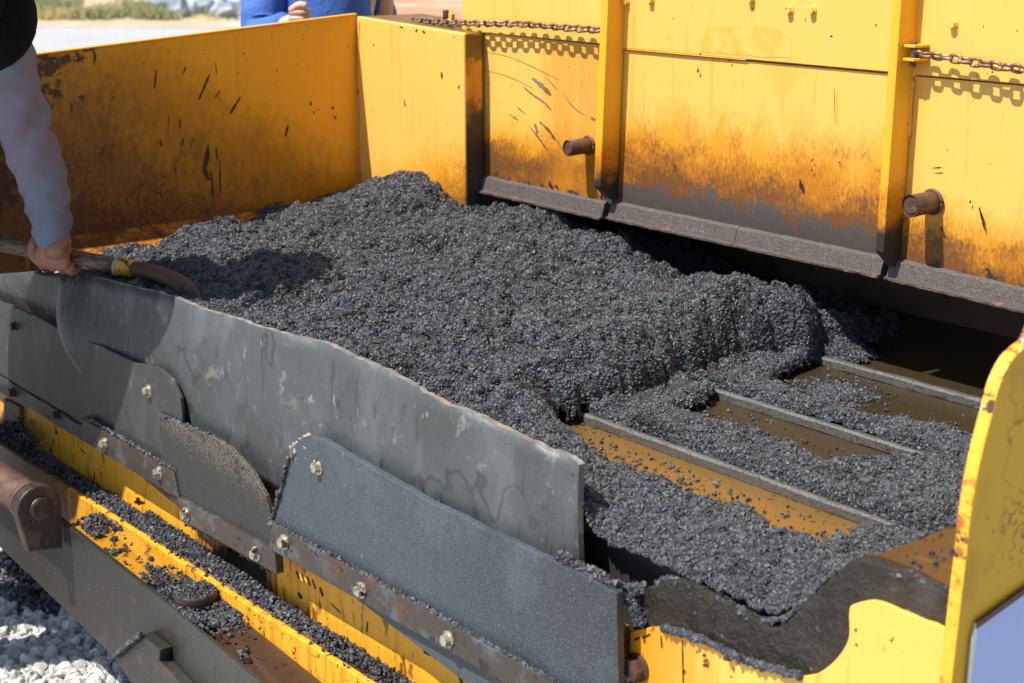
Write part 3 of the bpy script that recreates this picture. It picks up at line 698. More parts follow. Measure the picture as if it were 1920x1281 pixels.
# --- rubber flaps (thick flexible sheets)
def sheet(name, tops, bots, n, thick, m, bulge, parent=PV, rows=14, edge='rubber_edge'):
    T = smooth_curve(tops, n); B = smooth_curve(bots, n); vs = []; fs = []
    k = rows + 1; cnt = min(len(T), len(B))
    for side in (0, 1):
        for i in range(cnt):
            for j in range(k):
                t = j / rows
                p = T[i].lerp(B[i], t); p = p + Vector((0, -bulge(i / (cnt - 1), t), 0))
                if side: p = p + Vector((0, thick, 0))
                if j == 0: p.z += float(vnoise(p.x * 60, 0, 5)) * .0035 + float(vnoise(p.x * 210, 0, 6)) * .002
                vs.append(p)
    q = cnt * k
    for i in range(cnt - 1):
        for j in range(rows):
            a = i * k + j
            fs.append((a, a + 1, a + k + 1, a + k)); fs.append((q + a, q + a + k, q + a + k + 1, q + a + 1))
    ne = len(fs)
    for i in range(cnt - 1):
        fs.append((i * k, (i + 1) * k, q + (i + 1) * k, q + i * k)); fs.append((i * k + rows, q + i * k + rows, q + (i + 1) * k + rows, (i + 1) * k + rows))
    for j in range(rows):
        fs.append((j, q + j, q + j + 1, j + 1)); a = (cnt - 1) * k + j; fs.append((a, a + 1, q + a + 1, q + a))
    o = mesh(name, vs, fs, m, parent)
    o.data.materials.append(M[edge])
    for i, p in enumerate(o.data.polygons):
        p.use_smooth = i < ne
        if i >= ne: p.material_index = 1
    return o
yf = 1.305
tops = [(118, 512, .010), (150, 515, .006), (200, 524, .004), (262, 542, .0), (330, 562, .0), (400, 585, .004), (470, 605, .0), (540, 625, -.004), (600, 645, 0), (660, 668, 0),
        (740, 705, .004), (820, 742, 0), (900, 782, -.003), (980, 822, 0), (1040, 850, .004), (1086, 871, .006)]
T = [P(u, v, 'y', yf + dy) for u, v, dy in tops]
B = [Vector((p.x + (.12 * max(0, 1 - i / 4) ** 1.0 if i < 4 else 0), yf - .002, .735)) for i, p in enumerate(T)]
def bulge_main(s, t):
    b = .010 * math.sin(math.pi * t) + .006 * math.sin(s * 19) * (1 - t) + .004 * math.sin(s * 43 + 1) * (1 - t)
    b += .030 * math.exp(-((s - .03) / .07) ** 2) * math.sin(math.pi * min(1, t * 1.1))
    return b
# right edge leans: bottom corner slightly right
B[-1] = Vector((P(1110, 1075, 'y', yf).x, yf, .735)); B[-2] = Vector((B[-1].x - .05, yf, .735))
sheet("rubber_flap", T, B, 8, .010, 'rubber', bulge_main)
# left part of the sheet, sucked in at its foot so that it overhangs a dark gap
T2 = [P(u, v, 'y', yf + .0) for u, v in [(-120, 475), (-60, 488), (0, 502), (60, 510), (118, 513), (146, 517)]]
B2 = [Vector((p.x + .0, yf + .050, .77)) for p in T2]
B2[-1] = P(168, 640, 'y', yf + .02); B2[-2] = P(120, 680, 'y', yf + .05)
sheet("rubber_flap", T2, B2, 8, .010, 'rubber', lambda s, t: .02 * math.sin(math.pi * t) * (1 - .5 * t))

# --- cover plates
def plate(name, uv, y, th, m, seed=0, skip=(), amp=.0015, parent=PV):
    return prism(name, jag(wall_poly(uv, y), .012, amp, seed, skip=skip), (0, th, 0), m, parent, .0012)
yp = 1.290
plA = plate("cover_plate", [(-160, 480), (0, 566), (70, 594), (140, 632), (166, 640), (166, 800), (0, 700), (-160, 600)], yp, .008, 'plate_dark', 1, skip=(4, 5, 6, 7))
plA['label'] = "flat dark plate at the far left with small bolts coloured dark for shade"
plA2 = plate("cover_plate", [(-160, 604), (0, 704), (154, 799), (154, 826), (60, 768), (0, 735), (-160, 640)], yp + .001, .007, 'plate_dark', 2, skip=(5, 6))
plB = plate("cover_plate", [(153, 631), (200, 655), (252, 680), (300, 690), (325, 715), (338, 745), (342, 785), (345, 960), (153, 800)], 1.282, .007, 'plate_dark', 3, skip=(6, 7, 8))
plD = plate("cover_plate", [(294, 778), (350, 800), (405, 822), (440, 850), (470, 882), (498, 930), (508, 970), (508, 1045), (400, 1000), (320, 940)], 1.272, .009, 'plate_speck', 4, skip=(6, 7, 8, 9))
plD['label'] = "dark plate crusted with pale grit and a torn curved edge"
plE = plate("cover_plate", [(546, 842), (560, 824), (582, 815), (608, 826), (650, 852), (700, 880), (820, 948), (950, 1010), (1080, 1072), (1156, 1112), (1162, 1420), (900, 1300), (506, 1000), (524, 930)], 1.270, .012, 'plate_blue', 5, skip=(9, 10, 11, 12), amp=.001)
plE['label'] = "large blue-grey rubber plate"

# --- clamp strips with bolts
def hexbolt_mesh(name, r=.0085, h=.007, wr=.0135, m='bolt'):
    bm = bmesh.new()
    def ring(rad, y0, y1, n, rot=0):
        c = []
        for y in (y0, y1):
            c.append([bm.verts.new((rad * math.cos(2 * math.pi * i / n + rot), y, rad * math.sin(2 * math.pi * i / n + rot))) for i in range(n)])
        for i in range(n): bm.faces.new((c[0][i], c[0][(i + 1) % n], c[1][(i + 1) % n], c[1][i]))
        bm.faces.new(c[1]); bm.faces.new(c[0][::-1])
    if wr: ring(wr, 0, -.0022, 20)
    ring(r * 1.18, -.0022 if wr else 0, -.0035, 18)
    ring(r, -.0035, -.0035 - h, 6, .3)
    bmesh.ops.recalc_face_normals(bm, faces=bm.faces)
    me = bpy.data.meshes.new(name); bm.to_mesh(me); bm.free(); me.materials.append(M[m]); return me
BOLT = hexbolt_mesh("bolt"); BOLT_D = hexbolt_mesh("bolt", .009, .009, .012, 'bolt_dark'); BOLT_Y = hexbolt_mesh("bolt", .0075, .007, 0, 'bolt_yellow')
BOLT_R = hexbolt_mesh("bolt", .011, .010, .014, 'rust')
def bolt(u, v, y, parent, me=BOLT, s=1.0):
    o = link("bolt", me, parent, P(u, v, 'y', y)); o.scale = (s, s, s)
    o.rotation_euler = (0, random.uniform(0, 1), 0); return o
ys = 1.266
S1 = prism("clamp_strip", wall_poly([(152, 783), (325, 885), (334, 932), (318, 926), (154, 826)], ys), (0, .014, 0), 'strip', PV, .0015)
S2 = prism("clamp_strip", wall_poly([(331, 932), (515, 1034), (518, 1077), (346, 978)], ys - .004), (0, .016, 0), 'strip', PV, .0015)
S3 = prism("clamp_strip", wall_poly([(511, 984), (780, 1134), (1050, 1290), (1200, 1376), (1200, 1426), (1020, 1322), (760, 1176), (503, 1028)], ys - .010), (0, .014, 0), 'strip', PV, .0015)
for u, v in ((28, 611), (151, 672)): bolt(u, v, yp, plA, BOLT_D if u < 100 else BOLT, .95)
for u, v in ((25, 735), (108, 777)): bolt(u, v, yp, plA2, BOLT_D)
bolt(279, 733, 1.282, plB)
for u, v in ((197, 832), (298, 886)): bolt(u, v, ys, S1)
for u, v in ((350, 964), (481, 1038)): bolt(u, v, ys - .004, S2)
for u, v in ((534, 1016), (678, 1106), (841, 1198)): bolt(u, v, ys - .010, S3)
bolt(597, 875, 1.270, plE)
bolt(36, 801, 1.306, PV, BOLT_R)
bolt(1198, 1250, YF + .006, PV, BOLT_R, 1.35)
for u, v in ((1410, -2), (1176, 3), (1222, 0), (1482, 19), (1525, 19), (1789, 45)): bolt(u, v, YB - .001, PV, BOLT_Y, .9)
# weld of crusted cement on the top corner of the blue-grey plate
def blob(name, c, rx, ry, rz, m, parent, seed, sub=4, amp=.35):
    bm = bmesh.new(); bmesh.ops.create_icosphere(bm, subdivisions=sub, radius=1)
    from mathutils import noise as mn
    for v in bm.verts:
        k = 1 + amp * mn.noise(v.co * 2.1 + Vector((seed, 0, 0))) + amp * .5 * mn.noise(v.co * 6 + Vector((seed, 3, 0)))
        v.co = Vector((v.co.x * rx * k, v.co.y * ry * k, v.co.z * rz * k))
    me = bpy.data.meshes.new(name); bm.to_mesh(me); bm.free(); me.materials.append(M[m])
    for p in me.polygons: p.use_smooth = True
    return link(name, me, parent, c)
blob("cement_crust", P(588, 832, 'y', 1.286), .036, .014, .013, 'cement', plE, 3, amp=.6)
blob("cement_crust", P(556, 850, 'y', 1.276), .013, .008, .018, 'cement', plE, 8, amp=.6)

# --- hinge pins on the wall
for (u, v, r) in ((1103, 272, .0165), (1748, 378, .0185)):
    c = P(u, v, 'y', YB)
    o = cyl("hinge_pin", c, c + Vector((-.004, -.050, -.002)), r, 'rust', PV)
    t2 = tube("pin_rim", [c + Vector((-.0035, -.047, -.002)), c + Vector((-.0045, -.054, -.002))], r * 1.03, 'rust', o, 24, cap=False)
    cyl("pin_core", c + Vector((-.0042, -.046, -.002)), c + Vector((-.0045, -.0515, -.002)), r * .72, 'rust', o)
    tube("weld_bead", [c + Vector((math.cos(a) * (r + .001), -.001, math.sin(a) * (r + .001))) for a in np.linspace(0, 6.3, 26)], .003, 'rust', o, 6)

# --- push arm at the lower left
arm_front = [(-120, 800), (111, 974), (303, 1126), (485, 1281), (640, 1418), (390, 1430), (249, 1281), (215, 1235), (60, 1083), (-120, 915)]
AF = wall_poly(arm_front, 1.17)
arm = prism("push_arm", AF, (0, .012, 0), 'arm', PV, .003)
zr = lambda x: np.interp(x, [AF[1].x, AF[2].x, AF[3].x, AF[4].x], [AF[1].z, AF[2].z, AF[3].z, AF[4].z])
ta = AF[1] + Vector((.02, 0, 0))
tpl = []
xa, xb = AF[1].x, AF[4].x
tpl = [(xa + .02, 1.182, zr(xa + .02) - .003), (xb, 1.182, zr(xb) - .003), (xb, 1.254, zr(xb) + .010), (xa + .16, 1.254, zr(xa + .16) + .010), (xa + .10, 1.235, zr(xa + .1) - .003), (xa + .04, 1.222, zr(xa) - .003)]
prism("arm_top_plate", tpl, (0, 0, -.010), 'arm_top', PV, .002)
box("arm_gusset", xa + .012, xa + .024, 1.182, 1.258, .36, zr(xa) - .012, 'arm', PV)
c = P(398, 1118, 'z', .495); zc = float(zr(c.x)) - .003
bo = cyl("boss", (c.x, 1.222, zc), (c.x, 1.222, zc + .022), .040, 'greasy', PV, 32, .003)
prism("arm_bracket", wall_poly([(214, 1234), (264, 1190), (300, 1218), (298, 1240), (380, 1330), (300, 1340), (249, 1284)], 1.145), (0, .024, 0), 'arm', PV, .002)
# shaft with its rounded end bracket
pa = P(70, 950, 'y', 1.12)
sh = cyl("push_roller_shaft", pa + Vector((-1.2, 0, .0)), pa + Vector((-.02, 0, 0)), .036, 'rust', PV, 32, .004)
cyl("shaft_collar", pa + Vector((-.045, 0, 0)), pa + Vector((-.03, 0, 0)), .041, 'rust', sh, 32, .003)
brk = [Vector((pa.x - .018, pa.y + .046 * math.cos(t), pa.z + .046 * math.sin(t))) for t in np.linspace(-.1, math.pi + .3, 16)] + [Vector((pa.x - .018, pa.y - .030, pa.z - .085)), Vector((pa.x - .018, pa.y + .040, pa.z - .095))]
prism("shaft_bracket", brk, (.030, 0, 0), 'greasy', PV, .004)
cyl("shaft_end", pa + Vector((.0, .002, .0)), pa + Vector((.020, .002, 0)), .024, 'greasy', PV, 28, .006)

# --- running gear, mostly hidden
for y0 in ():
    pass
for x0 in (-2.95, -1.25):
    tr = box("crawler_track", x0, x0 + .32, 2.3, 4.4, .0, .50, 'steel_black', PV, .06)
    box("track_pad", x0 - .01, x0 + .33, 2.6, 4.1, .0, .02, 'steel_black', tr, .004)
box("chassis", -2.7, -1.3, 1.5, 4.5, .35, .6, 'steel_black', PV)

# --- scrape marks, tar strokes and stains (flat marks that lie on the plates)
def marks(name, strokes, ax, val, m, off, parent=PV):
    vs = []; fs = []; rr = random.Random(len(strokes) + int(strokes[0][0]))
    for s in strokes:
        pts_, wpx = s[:-1], s[-1]
        pth = [(pts_[i], pts_[i + 1]) for i in range(0, len(pts_), 2)]
        q = smooth_curve([Vector((u, v, 0)) for u, v in pth], 5) if len(pth) > 2 else [Vector((pth[0][0], pth[0][1], 0)).lerp(Vector((pth[1][0], pth[1][1], 0)), t / 6) for t in range(7)]
        n = len(q); base = len(vs)
        for i, p in enumerate(q):
            t = q[min(i + 1, n - 1)] - q[max(i - 1, 0)]; t.normalize(); nn = Vector((-t.y, t.x, 0))
            ww = wpx * .5 * (0.15 + .85 * math.sin(math.pi * min(max((i + .4) / n, .03), .97)) ** .6) * rr.uniform(.6, 1.3)
            for sg in (-1, 1):
                w_ = p + nn * ww * sg
                vs.append(P(w_.x, w_.y, ax, val) + Vector(off))
        for i in range(n - 1): fs.append((base + 2 * i, base + 2 * i + 1, base + 2 * i + 3, base + 2 * i + 2))
    # give each mark a little body
    m0 = len(vs); o3 = Vector(off) * .6
    me_v = [v + o3 for v in vs]; 
    o = mesh(name, vs, fs, m, parent)
    sdm = o.modifiers.new("thickness", 'SOLIDIFY'); sdm.thickness = .0004; sdm.offset = 1
    o['kind'] = 'stuff'
    return o
marks("tar_marks", [(293, 130, 291, 148, 289, 167, 4), (349, 123, 343, 139, 3), (393, 139, 384, 160, 372, 188, 5), (412, 169, 403, 183, 3), (451, 181, 441, 197, 431, 214, 5),
    (540, 234, 535, 256, 5), (344, 257, 341, 274, 4), (364, 257, 357, 276, 2), (390, 272, 388, 295, 384, 318, 392, 338, 9), (405, 275, 407, 300, 3), (198, 268, 191, 289, 3),
    (134, 193, 135, 212, 4), (301, 262, 303, 274, 5), (583, 190, 582, 198, 4), (624, 199, 623, 205, 5), (629, 217, 628, 223, 4), (589, 208, 588, 213, 3), (270, 117, 269, 120, 4),
    (175, 95, 178, 105, 176, 120, 6), (404, 115, 406, 140, 1.6), (317, 210, 315, 250, 1.6), (338, 222, 337, 240, 3), (328, 305, 330, 335, 2), (412, 300, 413, 360, 3), (395, 320, 400, 370, 4)], 'x', XW, 'tar', (.0006, 0, 0))
marks("rust_scrapes", [(981, 162, 1000, 178, 1018, 190, 1034, 206, 3.5), (998, 146, 1015, 160, 1033, 178, 8), (955, 214, 972, 225, 2.5), (993, 237, 1010, 258, 1022, 275, 3), (1012, 228, 1030, 245, 1040, 262, 5),
    (1003, 232, 1008, 250, 5), (1035, 250, 1055, 280, 1070, 305, 2), (1018, 270, 1040, 292, 1058, 303, 2), (1056, 175, 1075, 200, 1095, 215, 2), (1020, 140, 1045, 168, 1.5),
    (900, 130, 950, 142, 1000, 165, 1), (895, 95, 960, 108, 1050, 150, 1), (1108, 220, 1116, 225, 6), (970, 200, 985, 214, 2)], 'y', YB + .004, 'scuff', (0, -.0006, 0))
marks("tar_marks", [(1524, 298, 1523, 302, 3), (1523, 317, 1523, 321, 3), (1500, 336, 1503, 355, 5), (1559, 66, 1559, 69, 4), (1642, 45, 1643, 48, 3), (1310, 128, 1308, 136, 3), (1836, 388, 1842, 410, 1846, 430, 4), (1764, 425, 1768, 436, 5),
    (1366, 112, 1370, 114, 3), (1748, 315, 1765, 314, 3), (1260, 300, 1270, 330, 1), (1000, 362, 1040, 372, 4), (1030, 340, 1033, 352, 3), (1565, 165, 1566, 230, 1), (1820, 375, 1819, 381, 3)], 'y', YB - .001, 'tar', (0, -.0006, 0))
marks("chip_marks", [(828, 134, 829, 148, 3), (700, 82, 701, 86, 2), (750, 50, 756, 52, 3), (782, 54, 780, 60, 3), (792, 57, 797, 62, 4), (851, 68, 852, 70, 3), (758, 185, 760, 200, 2), (860, 160, 861, 166, 3)], 'y', 2.143, 'tar', (0, -.0006, 0))
marks("beam_scratches", [(258, 932, 262, 945, 8), (252, 940, 272, 942, 5), (298, 906, 299, 920, 3), (178, 885, 176, 905, 2), (150, 838, 160, 850, 2), (105, 805, 108, 815, 4)], 'y', 1.318, 'tar', (0, -.0008, 0))
marks("beam_scratches", [(556, 1070, 562, 1085, 3), (566, 1075, 572, 1092, 3), (576, 1080, 582, 1098, 3), (586, 1086, 592, 1104, 3), (600, 1100, 606, 1118, 4), (560, 1110, 566, 1122, 5), (620, 1130, 640, 1150, 2), (690, 1165, 688, 1185, 2), (860, 1262, 870, 1290, 5), (795, 1218, 808, 1228, 8)], 'y', 1.319, 'tar', (0, -.0008, 0))
marks("front_chips", [(1320, 1225, 1322, 1230, 6), (1318, 1246, 1328, 1247, 4), (1282, 1255, 1284, 1262, 5), (1604, 1178, 1606, 1182, 4), (1605, 1206, 1608, 1210, 4), (1357, 1233, 1372, 1238, 6), (1240, 1190, 1242, 1215, 2), (1280, 1200, 1282, 1290, 2), (1205, 1196, 1220, 1188, 4), (1190, 1200, 1200, 1195, 4)], 'y', YF + .006, 'tar', (0, -.0008, 0))

M['faded'] = mat("faded_orange_film", (0.80, 0.40, 0.055), 0.45, layers=[dict(col=YEL, sc=30, amp=1, lo=-.12, hi=.12)], bump=PB)
FP = [(1312, 54), (1345, 50), (1430, 49), (1462, 56), (1484, 70), (1483, 110), (1400, 104), (1315, 96)]
prism("sticker_residue", jag(wall_poly(FP, YB - .0012), .006, .0015, 3), (0, -.0004, 0), 'faded', PV, 0)
# ================================================================== CHAINS
def link_mesh(L_=.027, Wd=.0180, r=.0029):
    path = []; hw = Wd / 2 - r; hl = L_ / 2 - r - hw
    for t in np.linspace(-math.pi / 2, math.pi / 2, 7): path.append(Vector((hl + hw * math.cos(t), hw * math.sin(t), 0)))
    for t in np.linspace(math.pi / 2, 3 * math.pi / 2, 7): path.append(Vector((-hl + hw * math.cos(t), hw * math.sin(t), 0)))
    n = len(path); vs = []; fs = []; sg = 8
    for i in range(n):
        t = (path[(i + 1) % n] - path[i - 1]).normalized(); a = Vector((0, 0, 1)); b = t.cross(a)
        for j in range(sg):
            th = 2 * math.pi * j / sg; vs.append(path[i] + a * (r * math.cos(th)) + b * (r * math.sin(th)))
    for i in range(n):
        for j in range(sg):
            q = (j + 1) % sg; i2 = (i + 1) % n; fs.append((i * sg + j, i * sg + q, i2 * sg + q, i2 * sg + j))
    me = bpy.data.meshes.new("chain_link"); me.from_pydata([tuple(v) for v in vs], [], fs); me.materials.append(M['chain'])
    for p in me.polygons: p.use_smooth = True
    return me
LINK = link_mesh()
def chain(pts, label, pitch=.0188):
    q = smooth_curve(pts, 40); root = empty("chain", tuple(q[0]), label, "chain")
    acc = 0; tgt = 0; k = 0
    for i in range(len(q) - 1):
        seg = (q[i + 1] - q[i]).length
        while tgt <= acc + seg:
            p = q[i].lerp(q[i + 1], (tgt - acc) / seg); t = (q[i + 1] - q[i]).normalized()
            o = link("chain_link", LINK, root, p)
            qt = t.to_track_quat('X', 'Z'); roll = (R(24) if k % 2 else R(-66)) + random.uniform(-.3, .3)
            o.rotation_mode = 'QUATERNION'; o.rotation_quaternion = qt @ Quaternion((1, 0, 0), roll) @ Quaternion((0, 0, 1), random.uniform(-.12, .12))
            tgt += pitch; k += 1
        acc += seg
    return root
yc = YB - .022
chain([P(u, v, 'y', y) for u, v, y in ((778, 38, 2.20), (850, 42, 2.185), (905, 44, yc), (980, 45, yc), (1050, 51, yc), (1122, 56, yc))], "rusty chain lying over the hopper wing corner, ending at the first rib")
chain([P(u, v, 'y', yc) for u, v in ((1720, 101), (1780, 108), (1830, 117), (1880, 125), (1930, 132), (2010, 150), (2100, 175))], "rusty chain hanging from the yellow shackle on the right-hand rib")
# shackle and hook bracket
sp = P(1712, 102, 'y', YB - .02)
for dz_ in (.012, -.010):
    prism("shackle_lug", [sp + Vector((-.018, .018, dz_)), sp + Vector((-.018, -.014, dz_)), sp + Vector((.012, -.014, dz_)), sp + Vector((.018, .0, dz_)), sp + Vector((.018, .018, dz_))], (0, 0, .005), 'rib', PV, .001)
cyl("shackle_pin", sp + Vector((.004, -.004, -.020)), sp + Vector((.004, -.004, .022)), .0055, 'rust', PV, 16)
hp = P(838, 30, 'y', 2.20)
prism("hook_bracket", [hp + Vector((-.016, 0, -.02)), hp + Vector((.016, 0, -.02)), hp + Vector((.018, 0, .006)), hp + Vector((-.006, 0, .008))], (0, .01, 0), 'rib', PV)
cyl("hook_pin", hp + Vector((-.002, -.002, -.008)), hp + Vector((-.002, -.002, .014)), .007, 'rust', PV, 14)

# ================================================================== THE HEAP OF ASPHALT
CP = [  # surveyed surface points of the heap
 (-3.15, 1.33, .93), (-3.04, 1.36, .967), (-3.07, 1.45, 1.0), (-2.99, 1.55, 1.036), (-2.9, 1.34, .985), (-2.75, 1.35, .985), (-2.5, 1.35, .99), (-2.2, 1.35, .985), (-1.95, 1.35, .975), (-1.92, 1.62, 1.0), (-1.92, 1.75, 1.015), (-1.92, 1.88, 1.02), (-1.90, 2.0, 1.04), (-1.87, 2.1, 1.052), (-1.90, 2.17, 1.03), (-1.75, 1.35, .955), (-1.6, 1.34, .935), (-1.45, 1.34, .90),
 (-3.16, 1.5, .96), (-2.93, 1.60, 1.075), (-2.80, 1.58, 1.045), (-2.88, 1.48, 1.02), (-3.1, 1.62, .99), (-3.02, 1.76, 1.022), (-3.12, 1.78, .99), (-2.90, 1.75, 1.035), (-3.12, 1.95, 1.03), (-3.0, 1.95, 1.055), (-2.97, 2.10, 1.118), (-3.05, 2.08, 1.09), (-3.18, 2.1, 1.04),
 (-2.88, 2.10, 1.105), (-2.79, 2.09, 1.045), (-2.74, 2.12, 1.035), (-2.68, 2.18, 1.064), (-2.58, 2.17, 1.074), (-2.40, 2.17, 1.038), (-2.22, 2.17, 1.016), (-2.08, 2.15, .995), (-2.12, 2.02, .998), (-1.95, 2.12, 1.05),
 (-2.6, 1.9, 1.045), (-2.3, 1.8, 1.028), (-2.6, 1.6, 1.035), (-2.3, 1.55, 1.015), (-2.05, 1.7, 1.01), (-2.0, 1.85, 1.02), (-2.0, 1.5, .985), (-1.9, 1.42, .965),
 (-2.6, 2.33, .96), (-2.2, 2.32, .91), (-2.9, 2.35, .98), (-1.95, 2.30, .90), (-1.94, 2.08, 1.05)]
CPa = np.array(CP)
def heap_z(X, Y):
    X = X + fbm(X, Y, 6, 2, 40) * .03; Y = Y + fbm(X, Y, 6, 2, 50) * .03
    num = 0; den = 0
    for cx, cy, cz in CP:
        d2 = (X - cx) ** 2 + (Y - cy) ** 2 + .0012
        w_ = d2 ** -1.6
        num = num + w_ * cz; den = den + w_
    return num / den
def surf(X, Y):
    z = heap_z(X, Y)
    z = z + fbm(X, Y, 9, 3, 1) * .020 + fbm(X, Y, 30, 3, 2) * .014
    # breaking face of the heap towards the right-hand conveyor
    edge = -1.822 + fbm(X * .15, Y, 8, 2, 9) * .05 + fbm(X * .8, Y, 33, 3, 12) * .022
    edge = edge + .40 * sstep(1.60, 1.36, Y)
    wdt = .080 + .10 * sstep(1.58, 1.4, Y)
    k = np.sqrt(np.clip(1 - np.clip((X - (edge - wdt)) / wdt, 0, 1) ** 2, 0, 1))
    # thin layer carried by the flights
    n = fbm(X, Y, 12, 3, 21) * .026
    e0 = 1.500 + n; lay0 = np.clip((e0 - Y) / .03, 0, 1) ** .6 * .036
    lay0 = np.maximum(lay0, sstep(-1.26, -1.17, X + n) * sstep(1.64, 1.6, Y) * .03)
    u1 = sstep(1.630, 1.642, Y) * np.clip((1.755 + .16 * sstep(-1.71, -1.78, X + n) + n + .16 * sstep(-1.40, -1.28, X) - .02 * sstep(-1.7, -1.85, X) - Y) / .035, 0, 1) ** .6
    u1 = u1 * .036
    u2 = sstep(1.893, 1.905, Y) * np.clip((1.978 + n + .24 * sstep(-1.72, -1.82, X) + .03 * sstep(-1.5, -1.35, X) - Y) / .035, 0, 1) ** .6 * .036
    u3 = sstep(2.189, 2.20, Y) * np.clip((2.33 + n - Y) / .05, 0, 1) * sstep(-1.72, -1.83, X + n) * .045
    lay = np.maximum.reduce([lay0, u1, u2, u3])
    # more loose mix at the foot of the face
    front = sstep(1.40, 1.34, Y) * .01 * sstep(-1.1, -1.3, X)
    lay = lay + front + fbm(X, Y, 20, 3, 30) * .012 * (lay > .01) - .004
    # hollow in the shadow of the flap's corner
    zl = ZF + lay - .02 * sstep(-1.12, -1.06, X)
    zz = np.maximum(zl, zl + (z - zl) * k)
    ramp = (1 - sstep(1.318, 1.40, Y)) * sstep(-1.50, -1.42, X)
    return zz * (1 - ramp) + (ZF + .003 + fbm(X, Y, 40, 2, 91) * .004) * ramp, lay
nx, ny = 520, 270
X, Y = np.meshgrid(np.linspace(-3.205, -1.045, nx), np.linspace(1.317, 2.46, ny), indexing='ij')
Z, LAY = surf(X, Y)
CL = fbm(X, Y, 62, 3, 77, .6)
Z = Z + fbm(X, Y, 150, 2, 78) * .006 + np.where(CL > 0, CL * .014, CL * .032) * (1 - .55 * sstep(-1.82, -1.78, X))
pit = vnoise(Y * 75, X * 60 + Z * 30, 5) + .8 * vnoise(Y * 160, X * 150 + Z * 70, 6)
Z = Z - .024 * np.clip(pit, 0, 1) * sstep(-1.96, -1.90, X) * (1 - sstep(-1.85, -1.83, X)) * (Z > .93)
keep = (Z > ZF + .0035) | ((Y < 1.38) & (X > -1.5))
# below the sloped plate / shelf
keep &= Z > (1.017 - (X - XW) * .3389) - .004
keep &= Z > np.where(X > -1.125, ZF + (X + 1.125) * .93, 0) 
keep &= (X < -1.0)
# solid wing box keeps the heap out
keep &= ~((X < -2.79) & (Y > 2.150))
idx = np.arange(nx * ny).reshape(nx, ny)
q = np.stack([idx[:-1, :-1], idx[1:, :-1], idx[1:, 1:], idx[:-1, 1:]], -1).reshape(-1, 4)
kq = (keep[:-1, :-1] & keep[1:, :-1] & keep[1:, 1:] & keep[:-1, 1:]).reshape(-1)
q = q[kq]
used = np.unique(q); remap = -np.ones(nx * ny, int); remap[used] = np.arange(len(used))
V = np.stack([X.ravel(), Y.ravel(), Z.ravel()], 1)[used]; q = remap[q]
me = bpy.data.meshes.new("asphalt_mix")
me.from_pydata(V.tolist(), [], q.tolist()); me.materials.append(M['asphalt_bed'])
heap = link("asphalt_mix", me)
heap['label'] = "heap of steaming black asphalt mix filling the hopper and lying on the flight bars"; heap['kind'] = 'stuff'
ngh = rock_nodes("granules_on_heap", 'faces', M['asphalt'], density=230000, smin=.0010, smax=.0045, seed=2, sub=1)
md = heap.modifiers.new("granules", 'NODES'); md.node_group = ngh
# --- strewn crumbs
ng_small = rock_nodes("loose_granules", 'points', M['asphalt'], smin=.0018, smax=.0055, seed=4)
def strip_pts(A, Bp, width, n, lift=.002, up=Vector((0, 0, 1)), across=Vector((0, 1, 0)), heapr=.0, clump=.0):
    r = []; A = Vector(A); Bp = Vector(Bp); ln = (Bp - A).length
    while len(r) < n:
        t = random.random()
        if clump and float(vnoise(t * ln * clump, 1.0, int(abs(A.x) * 50))) < random.uniform(-.5, .35): continue
        w_ = random.gauss(0, .33); w_ = max(-1, min(1, w_))
        r.append(A.lerp(Bp, t) + across * (w_ * width) + up * (lift + heapr * (1 - abs(w_)) * random.random()))
    return r
pts = []
# ledge full of mix
pts += strip_pts((-3.5, 1.29, ZL), (-1.3, 1.29, ZL), .028, 9000, .001, heapr=.016)
pts += strip_pts((-2.75, 1.305, ZL), (-2.3, 1.295, ZL), .02, 1500, .002, heapr=.022)
# lump at the far left
for _ in range(1800):
    p = P(random.gauss(22, 20), random.gauss(835, 20), 'y', random.uniform(1.27, 1.30)); pts.append(p)
# on the arm's top plate
for _ in range(2600):
    x = random.uniform(xa + .02, xa + .75); y = random.uniform(1.185, 1.25)
    dens = .9 if x < xa + .12 else (.25 if x < xa + .32 else (.95 if x < xa + .55 else .16))
    if float(vnoise(x * 40, y * 60, 3)) + .5 > 1 - dens * .8 or random.random() < .12 * dens:
        pts.append(Vector((x, y, float(zr(x)) + random.uniform(-.002, .006 if dens > .5 else .001))))
for _ in range(900):
    a_ = random.uniform(0, 6.28); r_ = .036 * math.sqrt(random.random()); pts.append(Vector((c.x + r_ * math.cos(a_), 1.222 + r_ * math.sin(a_), zc + .020 + .012 * random.random() * (1 - r_ / .04))))
for _ in range(1500):
    a_ = random.uniform(0, 6.28); r_ = .036 + abs(random.gauss(0, .022)); pts.append(Vector((c.x + 1.8 * r_ * math.cos(a_), min(1.26, max(1.18, 1.222 + r_ * math.sin(a_))), zc + .004 * random.random())))
def along(uv, y, wz, n, dy=.004, clump=12, heapr=.004):
    out_ = []; Q = [P(u, v, 'y', y) for u, v in uv]
    for i in range(len(Q) - 1):
        out_ += strip_pts(Q[i], Q[i + 1], dy, int(n * (Q[i + 1] - Q[i]).length), wz, heapr=heapr, clump=clump)
    return out_
pts += along([(300, 779), (350, 800), (405, 822), (440, 852), (465, 884)], 1.277, .0, 2600)
pts += along([(160, 782), (330, 884)], 1.270, .001, 900)
pts += along([(508, 982), (780, 1132), (1050, 1288)], 1.262, .001, 1500, clump=0)
pts += along([(546, 855), (535, 900), (512, 980)], 1.272, .0, 3500, dy=.008, clump=0)
pts += along([(610, 830), (700, 880), (820, 948)], 1.282, .001, 700)
pts += along([(1050, 1050), (1100, 1078), (1158, 1106)], 1.282, .002, 5000, dy=.010, clump=0, heapr=.012)
